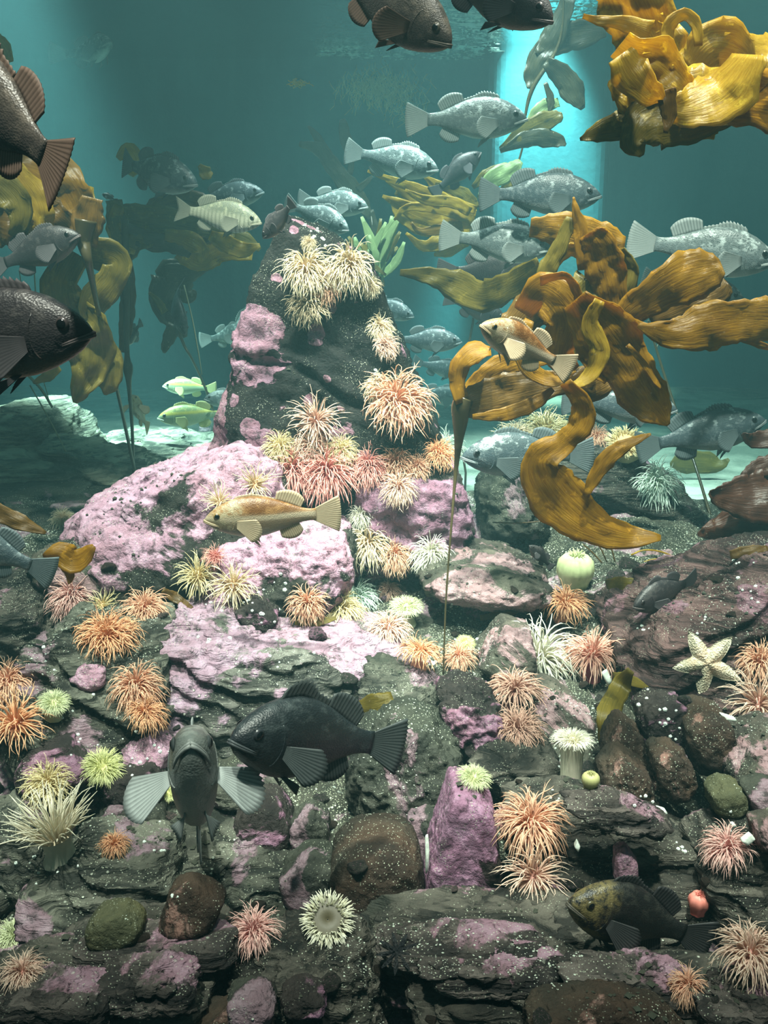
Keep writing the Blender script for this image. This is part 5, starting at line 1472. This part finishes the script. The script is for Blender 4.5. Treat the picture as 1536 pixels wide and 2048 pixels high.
# --- golden straps at the centre
r = weed('strap_kelp', 'bundle of narrow golden straps behind the silver rockfish', P(940, 470, 4.4)); k = Keep(r)
Y = 4.4
for pts, dep, m, kw in (
    ([(950,425,26),(850,385,24),(735,342,5)], 0, K_GOLD, {}), ([(950,435,30),(862,412,34),(772,360,6)], .05, K_GOLD, {}),
    ([(945,442,30),(850,430,40),(765,392,6)], -.05, K_GOLD, {}), ([(940,452,30),(860,455,38),(805,432,26),(782,402,5)], .1, K_GOLD, {}),
    ([(935,462,34),(884,482,34),(846,492,20),(812,466,5)], .0, K_GOLD, {}), ([(945,430,30),(884,382,30),(848,352,5)], .12, K_GOLD, {}),
    ([(950,420,26),(925,388,26),(870,368,8)], .1, K_OLIVE, {}), ([(945,445,40),(900,430,50),(830,405,30),(790,385,8)], .14, K_OLIVE, {}),
    ([(938,470,30),(900,500,24),(868,510,6)], .1, K_GOLD, {}), ([(948,440,20),(880,420,18),(815,415,14),(788,440,5)], -.1, K_GOLD, {}),
    ([(940,425,18),(905,405,22),(850,400,18),(810,380,5)], -.12, K_GOLD, {}), ([(925,450,22),(890,458,24),(840,462,12),(822,445,5)], -.1, K_AMBER, {}),
    ([(930,480,30),(880,445,40),(850,430,30),(800,410,8)], .2, K_OLIVE, {}),
):
    blade(r, pts, Y + dep, m, ruffle=.08, **kw)
stem(r, 940, 450, Y)
k.close()
r = weed('dark_kelp', 'dark forked kelp branch behind the tail of a silver rockfish', P(742, 436, 5.2)); k = Keep(r)
Y = 5.2
for pts in ([(598,288,8),(640,300,26),(672,342,32),(712,392,36),(742,436,12)], [(616,252,4),(634,275,16),(655,315,22),(680,350,16)], [(684,238,12),(692,280,24),(702,318,14),(700,350,10)],
            [(715,380,14),(735,362,10),(745,352,4)], [(740,420,14),(752,470,16),(745,520,8)]):
    blade(r, pts, Y, K_DARK, ruffle=.06)
stem(r, 742, 432, Y)
k.close()
# --- green fronds behind the spire
r = weed('green_seaweed', 'clump of pale green leafy weed rising behind the spire', P(760, 560, 4.6)); k = Keep(r)
rg = random.Random(12)
for i in range(26):
    bxp, byp = 745 + rg.uniform(-18, 30), 560 + rg.uniform(-20, 20)
    tx, ty = 742 + rg.uniform(-50, 70), 440 + rg.uniform(-10, 90)
    mx_, my_ = (bxp + tx) / 2 + rg.uniform(-16, 16), (byp + ty) / 2
    blade(r, [(bxp, byp, 5), (mx_, my_, rg.uniform(12, 22)), (tx, ty, 5)], 4.6 + rg.uniform(-.15, .15), rg.choice((K_GREEN, K_GREEN, K_OLIVE)), ruffle=.05, n=10, twist=(rg.uniform(-50, 50), rg.uniform(-50, 50)))
stem(r, 752, 556, 4.6)
k.close()
# --- dark kelp by the bright pillar
r = weed('bull_kelp', 'dark kelp with drooping blades in front of the bright pillar', P(1030, 350, 4.6)); k = Keep(r)
Y = 4.6
px_tube(r, [(1128,-10,4),(1124,60,5),(1108,110,7),(1066,175,9),(1050,235,5),(1046,290,4),(1028,352,4)], Y, K_STIPE, 'stipe', 40)
for pts, m in (
    ([(1140,-10,22),(1112,65,44),(1080,112,40),(1064,150,34),(1058,178,8)], K_DARK), ([(1212,60,24),(1152,70,54),(1102,86,44),(1075,110,16)], K_DARK),
    ([(1092,122,20),(1130,158,44),(1150,190,40),(1166,218,8)], K_DARK), ([(1048,255,8),(1085,216,28),(1118,204,16)], K_GREEN),
    ([(1000,298,8),(1060,256,36),(1112,234,28),(1124,226,5)], K_OLIVE), ([(1000,302,8),(1060,276,32),(1112,280,28),(1132,290,5)], K_DARK),
    ([(958,398,10),(985,360,36),(1022,340,34),(1042,322,10)], K_GREEN), ([(945,375,8),(975,350,24),(1015,328,8)], K_OLIVE),
    ([(1000,380,8),(1030,365,26),(1050,355,6)], K_OLIVE), ([(1090,165,8),(1102,200,14),(1098,225,4)], K_DARK)):
    blade(r, pts, Y + _KR.uniform(-.08, .08), m, ruffle=.06)
stem(r, 1028, 350, Y, 4)
k.close()
# --- thin stalk over the sand
yf = foot(1420, 1028)
r = weed('kelp_stalk', 'bare thin kelp stalk standing behind the blue-grey rockfish', P(1420, 1028, yf)); k = Keep(r)
px_tube(r, [(1421,1032,7,yf-4.2),(1390,930,6,(yf-4.2)*.6),(1345,800,6,(yf-4.2)*.2),(1310,690,5,0),(1296,640,4,0)], 4.2, K_STIPE, 'stipe', 40)
px_tube(r, [(1312,700,2),(1318,680,2),(1315,655,2)], 4.2, K_PALE, 'tendril', 12)
k.close()
# --- loose leaf on the sand, dark red weed, brown weed, low blades
yl = foot(1400, 950) - 0.12
r = weed('kelp_leaf', 'broad olive leaf lying over the pale sand', P(1400, 945, yl)); k = Keep(r)
blade(r, [(1340,930,8),(1365,925,44),(1410,925,46),(1440,930,26),(1458,918,6)], yl, K_OLIVE, ruffle=.06, name='leaf')
k.close()
r = weed('red_seaweed', 'dark red frilly seaweed hanging at the tank edge', P(1560, 1060, 2.9)); k = Keep(r)
for pts in ([(1600,985,110),(1510,995,112),(1445,992,56),(1418,985,8)], [(1600,1060,120),(1500,1052,110),(1425,1062,44),(1395,1070,6)], [(1570,872,44),(1510,880,34),(1484,868,6)],
            [(1580,925,50),(1520,935,40),(1482,952,8)], [(1590,1090,90),(1530,1100,60),(1460,1100,20),(1440,1102,5)]):
    blade(r, pts, 2.9 + _KR.uniform(-.05, .05), K_RED, ruffle=.10, freq=6)
k.close()
r = weed('brown_weed', 'torn brown weed draped in front of the lilac boulder', P(90, 1110, 2.2)); k = Keep(r)
for pts, m in (([(-20,1018,40),(40,1045,34),(92,1066,6)], K_BROWN), ([(86,1112,6),(118,1105,44),(152,1122,56),(188,1092,10)], K_AMBER), ([(130,1120,30),(140,1150,20),(138,1168,4)], K_AMBER)):
    blade(r, pts, 2.2, m, ruffle=.1)
k.close()
def laid(name, label, pts, mat, lift=0.02, pn='blade', **kw):
    """a blade lying on the rocks: each point takes its distance from what is under it"""
    q = [(a, b, w_, foot(a, b)) for a, b, w_ in pts]
    ym = sum(z[3] for z in q) / len(q)
    rr = weed(name, label, P(q[0][0], q[0][1], q[0][3]), 'seaweed'); kk = Keep(rr)
    blade(rr, [(a, b, w_, (ym + 0.35 * (z - ym)) - ym - lift) for a, b, w_, z in q], ym, mat, name=pn, **kw)
    kk.close()
    return rr
laid('loose_kelp', 'twisted olive blade hanging down beside the white feathery anemone', [(1262,1340,16),(1240,1375,44),(1216,1430,48),(1202,1490,8)], K_OLIVE, 0.06)
laid('loose_kelp', 'short olive blade pointing right from behind the magenta-footed anemone', [(1225,1350,12),(1255,1358,26),(1296,1376,8)], K_OLIVE, 0.05)
laid('loose_kelp', 'olive scrap of blade behind the black fish back fin', [(712,1412,14),(750,1410,52),(786,1396,26)], K_OLIVE, 0.05)
laid('loose_kelp', 'ribbed dark olive blade ahead of the small barred rockfish', [(1212,1168,20),(1250,1170,34),(1300,1172,20)], K_OLIVE, 0.04)
laid('loose_kelp', 'brown blade tip beside the left anemone cluster', [(325,1180,10),(350,1195,22),(385,1216,6)], K_BROWN, 0.03)
laid('loose_kelp', 'brown blade lying under the peach and yellow anemones', [(590,1244,12),(625,1246,20),(672,1236,8)], K_OLIVE, 0.03)
laid('loose_kelp', 'brown blade in the hollow under the flat slab', [(960,1236,10),(1010,1226,18),(1060,1214,6)], K_BROWN, 0.03)
laid('loose_kelp', 'brown scrap of weed on the rock above the maroon ridge', [(1460,1110,20),(1500,1102,24),(1536,1096,10)], K_BROWN, 0.03)
# thin stalks
for lab, pts, yy, m in (
    ('upper curved yellow stalk above the low speckled rock', [(1262,1110,4),(1290,1100,4),(1330,1106,4),(1368,1128,3)], 3.0, K_GOLD),
    ('lower straight yellow stalk above the low speckled rock', [(1276,1128,3),(1310,1118,3),(1350,1122,3),(1372,1136,3)], 2.98, K_GOLD),
    ('long brown runner trailing under the hanging amber blade', [(985,1045,3),(1040,1046,3),(1100,1044,3),(1150,1068,3),(1185,1084,2)], 3.05, K_BROWN),
    ('first of three slim brown stalks below the hanging amber blade', [(1185,1072,2),(1200,1095,3),(1214,1124,3)], 2.98, K_BROWN),
    ('leaning slim brown stalk nearest the closed green anemone', [(1165,1088,2),(1185,1105,3),(1204,1126,3)], 2.97, K_BROWN),
    ('slim brown stalk nearest the low speckled rock', [(1206,1070,2),(1222,1096,3),(1230,1124,3)], 2.96, K_BROWN)):
    q = weed('weed_stalk', lab, P(pts[-1][0], pts[-1][1], yy), 'seaweed'); kk = Keep(q)
    px_tube(q, pts, yy, m, 'stalk', 16, 6); kk.close()
for lab, pts, yy in (
    ('pale thread of weed crossing the far ledge', [(60,770,3),(110,860,3),(170,980,3)], 4.1),
    ('fine pale thread behind the thick-lipped fish', [(68,530,3),(72,600,3),(78,720,2),(98,800,2)], 4.3),
    ('fine pale thread hanging under the lit-browed dark rockfish', [(38,540,2),(44,570,2),(56,600,2)], 4.3),
    ('pale thread beside the diving dark fish', [(368,570,3),(385,640,3),(396,700,3),(404,750,2)], 4.5),
    ('slanting grey stem behind the thick-lipped fish', [(40,735,6),(80,775,6),(105,815,5)], 4.3)):
    q = weed('weed_thread', lab, P(pts[-1][0], pts[-1][1], yy), 'seaweed'); kk = Keep(q)
    px_tube(q, pts, yy, K_PALE, 'thread', 16, 5); kk.close()
# ------------------------------------------------------------------ sea stars
def star_mesh(R, r, nr=5, H=0.22, n=60, seed=1, lens=None):
    lens = lens or [1] * nr
    v, f = [], []
    m = 10
    rg = np.random.default_rng(seed)
    for i in range(m + 1):
        u = i / m
        for j in range(n):
            a = 2 * math.pi * j / n
            k = a / (2 * math.pi) * nr
            arm = int(round(k)) % nr
            d = abs(k - round(k)) * 2          # 0 on the arm line, 1 between arms
            rad = (r + (R * lens[arm] - r) * max(0.0, 1 - d) ** 1.45) 
            rr = rad * u
            core = max(0.0, 1 - (rr / R))
            z = H * R * (0.30 + 0.70 * core) * max(0.0, 1 - u ** 3) * (1 - 0.5 * d * u)
            z += rg.uniform(-1, 1) * 0.008 * R
            v.append((rr * math.cos(a), rr * math.sin(a), z))
    f = [q[::-1] for q in grid_faces(m + 1, n, True)]
    b = len(v)
    for j in range(n):
        x, y, z = v[m * n + j]
        v.append((x, y, -0.02 * R))
    for j in range(n):
        j2 = (j + 1) % n
        f.append((m * n + j, m * n + j2, b + j2, b + j))
    f.append(tuple(b + j for j in range(n))[::-1])
    return v, f
def star_mat(name, a, b, c):
    t = NT(name)
    co = t.coord('Object')
    xyz = t.n('ShaderNodeVectorMath', operation='LENGTH', i_0=co).outputs['Value']
    col = t.mix(t.ramp(t.noise(co, 45, 4, 0.6), [(0.45, 0.0), (0.6, 1.0)]), a, b)
    m = t.math('MULTIPLY', t.ramp(xyz, [(0.0, 0.8), (0.05, 0.0)]), t.ramp(t.noise(co, 30, 3), [(0.42, 0.0), (0.6, 1.0)]))
    col = t.mix(m, col, c)
    return t.done(t.bsdf(col, 0.7, t.bump(t.voro(co, 260), 0.7, 0.004), 0.25))
def place_star(px, py, rpx, ang, mat, label, nr=5, r=0.40, H=0.22, lens=None, face=0.5):
    loc, nor = hit(px, py)
    R = rpx * PXM(loc.y)
    root = empty('sea_star', loc)
    ax = (nor + (CAM - loc).normalized() * face).normalized()
    q = ax.to_track_quat('Z', 'Y')
    # local x axis should run along the picture's right as seen on the rock
    M = q.to_matrix()
    xl = Vector((1, 0, 0)); xl = (xl - ax * xl.dot(ax)).normalized()
    M = Matrix((xl, ax.cross(xl), ax)).transposed() @ Matrix.Rotation(ang, 3, 'Z')
    root.rotation_euler = M.to_euler()
    tag(root, label, 'sea star')
    v, f = star_mesh(R, R * r, nr, H, 60 if nr == 5 else 84, 3, lens)
    link('body', mesh('sea_star_body', v, f), mat, root)
    # tubercles along every ray
    V, Fc = [], []
    rg = random.Random(4)
    for k in range(nr):
        for i in range(9):
            a = 2 * math.pi * k / nr
            d = R * (lens[k] if lens else 1) * (0.12 + 0.09 * i)
            bz = H * R * (0.30 + 0.70 * max(0, 1 - d / R)) * max(0.0, 1 - (d / R) ** 3) 
            c = Vector((d * math.cos(a), d * math.sin(a), bz))
            s = R * 0.018
            b = len(V)
            V += [tuple(c + Vector(q) * s) for q in ((1,0,0),(0,1,0),(-1,0,0),(0,-1,0),(0,0,1),(0,0,-1))]
            Fc += [tuple(b + z for z in t_) for t_ in ((0,1,4),(1,2,4),(2,3,4),(3,0,4),(1,0,5),(2,1,5),(3,2,5),(0,3,5))]
    link('tubercles', mesh('sea_star_tubercles', V, Fc), mat, root)
place_star(1412, 1326, 80, math.radians(46), star_mat('bat_star_skin', (0.52, 0.46, 0.33), (0.74, 0.68, 0.52), (0.62, 0.24, 0.10)), 'pale cream sea star with orange-mottled middle', lens=[1.0, 1.0, 0.9, 0.95, 1.05])
place_star(795, 1905, 56, 0.4, star_mat('black_star_skin', (0.006, 0.008, 0.010), (0.018, 0.02, 0.022), (0.02, 0.02, 0.02)), 'black many-armed sea star on the front ledge', 9, 0.30, 0.16)

# ------------------------------------------------------------------ barnacles and shell bits one can tell apart on the rocks
M_SHELL = plain('barnacle_shell', (0.72, 0.80, 0.74), 0.6, 0.3)
bv, bf, _ = lathe([(1.0, 0), (0.85, 0.35), (0.62, 0.65), (0.42, 0.8), (0.30, 0.72), (0.18, 0.5), (0.001, 0.45)], 10, 0.06, 5)
BARN = mesh('barnacle', bv, bf); BARN.materials.append(M_SHELL)
_rb = random.Random(21)
_cl = [(505,1205,60),(470,1195,40),(520,1225,40),(560,1160,30),(440,1215,40),(250,1470,60),(230,1440,50),(265,1520,40),(210,1400,60),(330,1500,40),(100,1330,60),(160,1480,50),(1300,1410,40),(1340,1440,40),(1350,1470,30),(1290,1610,40),
       (640,1300,60),(560,1290,60),(420,1270,50),(850,1325,30),(860,1335,20),(930,1290,40),(900,1210,30),(690,580,40),(605,470,30),(640,480,20),(760,850,40),(750,745,10),(330,1700,60),(150,1720,60),(60,1740,50),(340,1780,30),(450,1560,40),(120,1420,40),
       (1100,1590,40),(1450,1640,50),(1350,1700,40),(1130,1520,30),(1420,1250,40),(1500,1180,40),(1480,1140,40),(1280,1260,20)]
nb = 0
for cx, cy, sp in _cl:
    for i in range(5):
        px, py = _rb.gauss(cx, sp * 0.45), _rb.gauss(cy, sp * 0.3)
        loc, nor = hit(px, py)
        if loc is None or nb >= 260: continue
        s = _rb.uniform(2.0, 5.5) * PXM(loc.y)
        o = bpy.data.objects.new('barnacle', BARN); COL.objects.link(o)
        o.location = loc - nor * s * 0.2
        o.rotation_euler = nor.to_track_quat('Z', 'Y').to_euler()
        o.scale = (s, s, s)
        tag(o, 'small white barnacle on the ' + (short(label_at(px, py)) if label_at(px, py) != 'floor' else 'open rock bed near the ' + nearest_rock(loc)), 'barnacle', 'white barnacles on the rocks')
        nb += 1

# fine shell grit strewn over rocks and bed: nobody could count it
def grit(name, label, N, seed, x0, x1, y0, y1, smin, smax, mat, minz=0.45, gate=None):
    rg = np.random.default_rng(seed)
    V, Fc = [], []
    oct_ = np.array([(1,0,0),(0,1,0),(-1,0,0),(0,-1,0),(0,0,.55),(0,0,-.55)], float)
    tri = ((0,1,4),(1,2,4),(2,3,4),(3,0,4),(1,0,5),(2,1,5),(3,2,5),(0,3,5))
    xs = rg.uniform(x0, x1, N); ys = y0 + (y1 - y0) * rg.uniform(0, 1, N) ** 1.2
    g = fbm(np.stack([xs * 5, ys * 5, xs * 0], 1), 3, seed)
    for x, y, gg in zip(xs, ys, g):
        if abs(x) > 0.42 * y + 0.1: continue
        if gg < 0.25 + 0.4 * rg.random() ** 2: continue
        loc, nor = drop(x, y, 2.2)
        if loc is None or nor.z < minz: continue
        s = smin + (smax - smin) * rg.random() ** 3
        a = rg.uniform(0, 6.28); st = rg.uniform(0.5, 1.0)
        rot = np.array([[math.cos(a), -math.sin(a), 0], [math.sin(a), math.cos(a), 0], [0, 0, 1]])
        q = (oct_ * np.array((s, s * st, s))) @ rot.T + np.array(loc) + np.array((0, 0, s * 0.25))
        b = len(V)
        V.extend(map(tuple, q))
        Fc.extend([(b + i, b + j, b + k_) for i, j, k_ in tri])
    o = link(name, mesh(name, V, Fc, smooth=False), mat)
    tag(o, label, 'grit', kind='stuff')
M_GRIT = plain('shell_grit', (0.55, 0.62, 0.52), 0.7, 0.3)
M_GRIT2 = plain('dark_gravel', (0.05, 0.055, 0.04), 0.8, 0.2)
grit('shell_grit', 'white shell grit strewn over the rocks', 90000, 3, -1.4, 1.4, 1.15, 3.6, 0.0007, 0.0026, M_GRIT)
grit('gravel', 'dark gravel lying in the hollows of the bed', 9000, 8, -1.4, 1.4, 1.15, 3.6, 0.003, 0.009, M_GRIT2, 0.6)

# ------------------------------------------------------------------ lamp glints on the ripples by the pillar, imitated with white flecks
t = NT('glint_flecks')
tr = t.n('ShaderNodeBsdfTranslucent', i_Color=(0.9, 0.98, 0.96, 1)); df = t.n('ShaderNodeBsdfDiffuse', i_Color=(0.85, 0.95, 0.93, 1))
mx = t.n('ShaderNodeMixShader', i_0=0.6); t.ln(df.outputs[0], mx.inputs[1]); t.ln(tr.outputs[0], mx.inputs[2])
M_GLINT = t.done(mx.outputs[0])
rg = random.Random(9)
V, Fc = [], []
def bit(c, sx, sy, sz):
    b = len(V)
    V.extend([(c[0] + sx, c[1], c[2]), (c[0], c[1] + sy, c[2]), (c[0] - sx, c[1], c[2]), (c[0], c[1] - sy, c[2]), (c[0], c[1], c[2] + sz), (c[0], c[1], c[2] - sz)])
    Fc.extend([tuple(b + i for i in q) for q in ((0,1,4),(1,2,4),(2,3,4),(3,0,4),(1,0,5),(2,1,5),(3,2,5),(0,3,5))])
def surf_at(px, py):
    d = ray(px, py); s = (SURF - 0.03 - CAM.z) / d.z
    return CAM + d * s
for n_, (x0, x1, y0, y1) in ((90, (640, 720, 92, 112)), (240, (790, 970, 92, 142)), (120, (900, 1000, 60, 110)), (110, (880, 970, 20, 60)), (120, (1090, 1215, 6, 60)), (60, (690, 830, 100, 140)), (50, (1040, 1120, 0, 30))):
    for i in range(n_):
        c = surf_at(rg.uniform(x0, x1), rg.uniform(y0, y1))
        if c.y > 8.6: continue
        s = rg.uniform(0.004, 0.014)
        bit(c, s * rg.choice((1, 1, 2, 4)), s * 1.6, 0.005)
tag(link('surface_glint_flecks', mesh('surface_glint_flecks', V, Fc), M_GLINT), 'white flecks imitating ripple glints on the water surface beside the pillar', 'glint_flecks', kind='stuff')

# feathery weed hanging below the glints, and a drifting scrap
def fuzz(name, label, centre, spread, N, yy, mat, hang=14, w=1.2, seed=1):
    rr = random.Random(seed)
    V, Fc = [], []
    for i in range(N):
        x = rr.gauss(centre[0], spread[0]); y = rr.gauss(centre[1], spread[1])
        pts = [(x, y), (x + rr.uniform(-7, 7), y + hang * .5), (x + rr.uniform(-12, 12), y + hang * rr.uniform(.7, 1.3))]
        d = rr.uniform(-.15, .15)
        tv, tf = tube([P(a, b, yy + d) for a, b in pts], w * 0.5 * PXM(yy), 3)
        b0 = len(V); V += tv; Fc += [tuple(q + b0 for q in z) for z in tf]
    o = link(name, mesh(name, V, Fc), mat)
    tag(o, label, 'seaweed', kind='stuff')
fuzz('feathery_weed', 'feathery pale weed hanging below the surface glints', (755, 165), (34, 18), 420, 6.4, K_PALE, 22, 1.3, 2)
fuzz('feathery_weed', 'thin wispy weed trailing towards the silver rockfish tail', (815, 200), (22, 22), 160, 6.4, K_PALE, 18, 1.2, 3)
fuzz('drifting_weed', 'scrap of yellow weed drifting alone in open water', (595, 164), (9, 3), 60, 5.5, K_GOLD, 5, 1.6, 4)
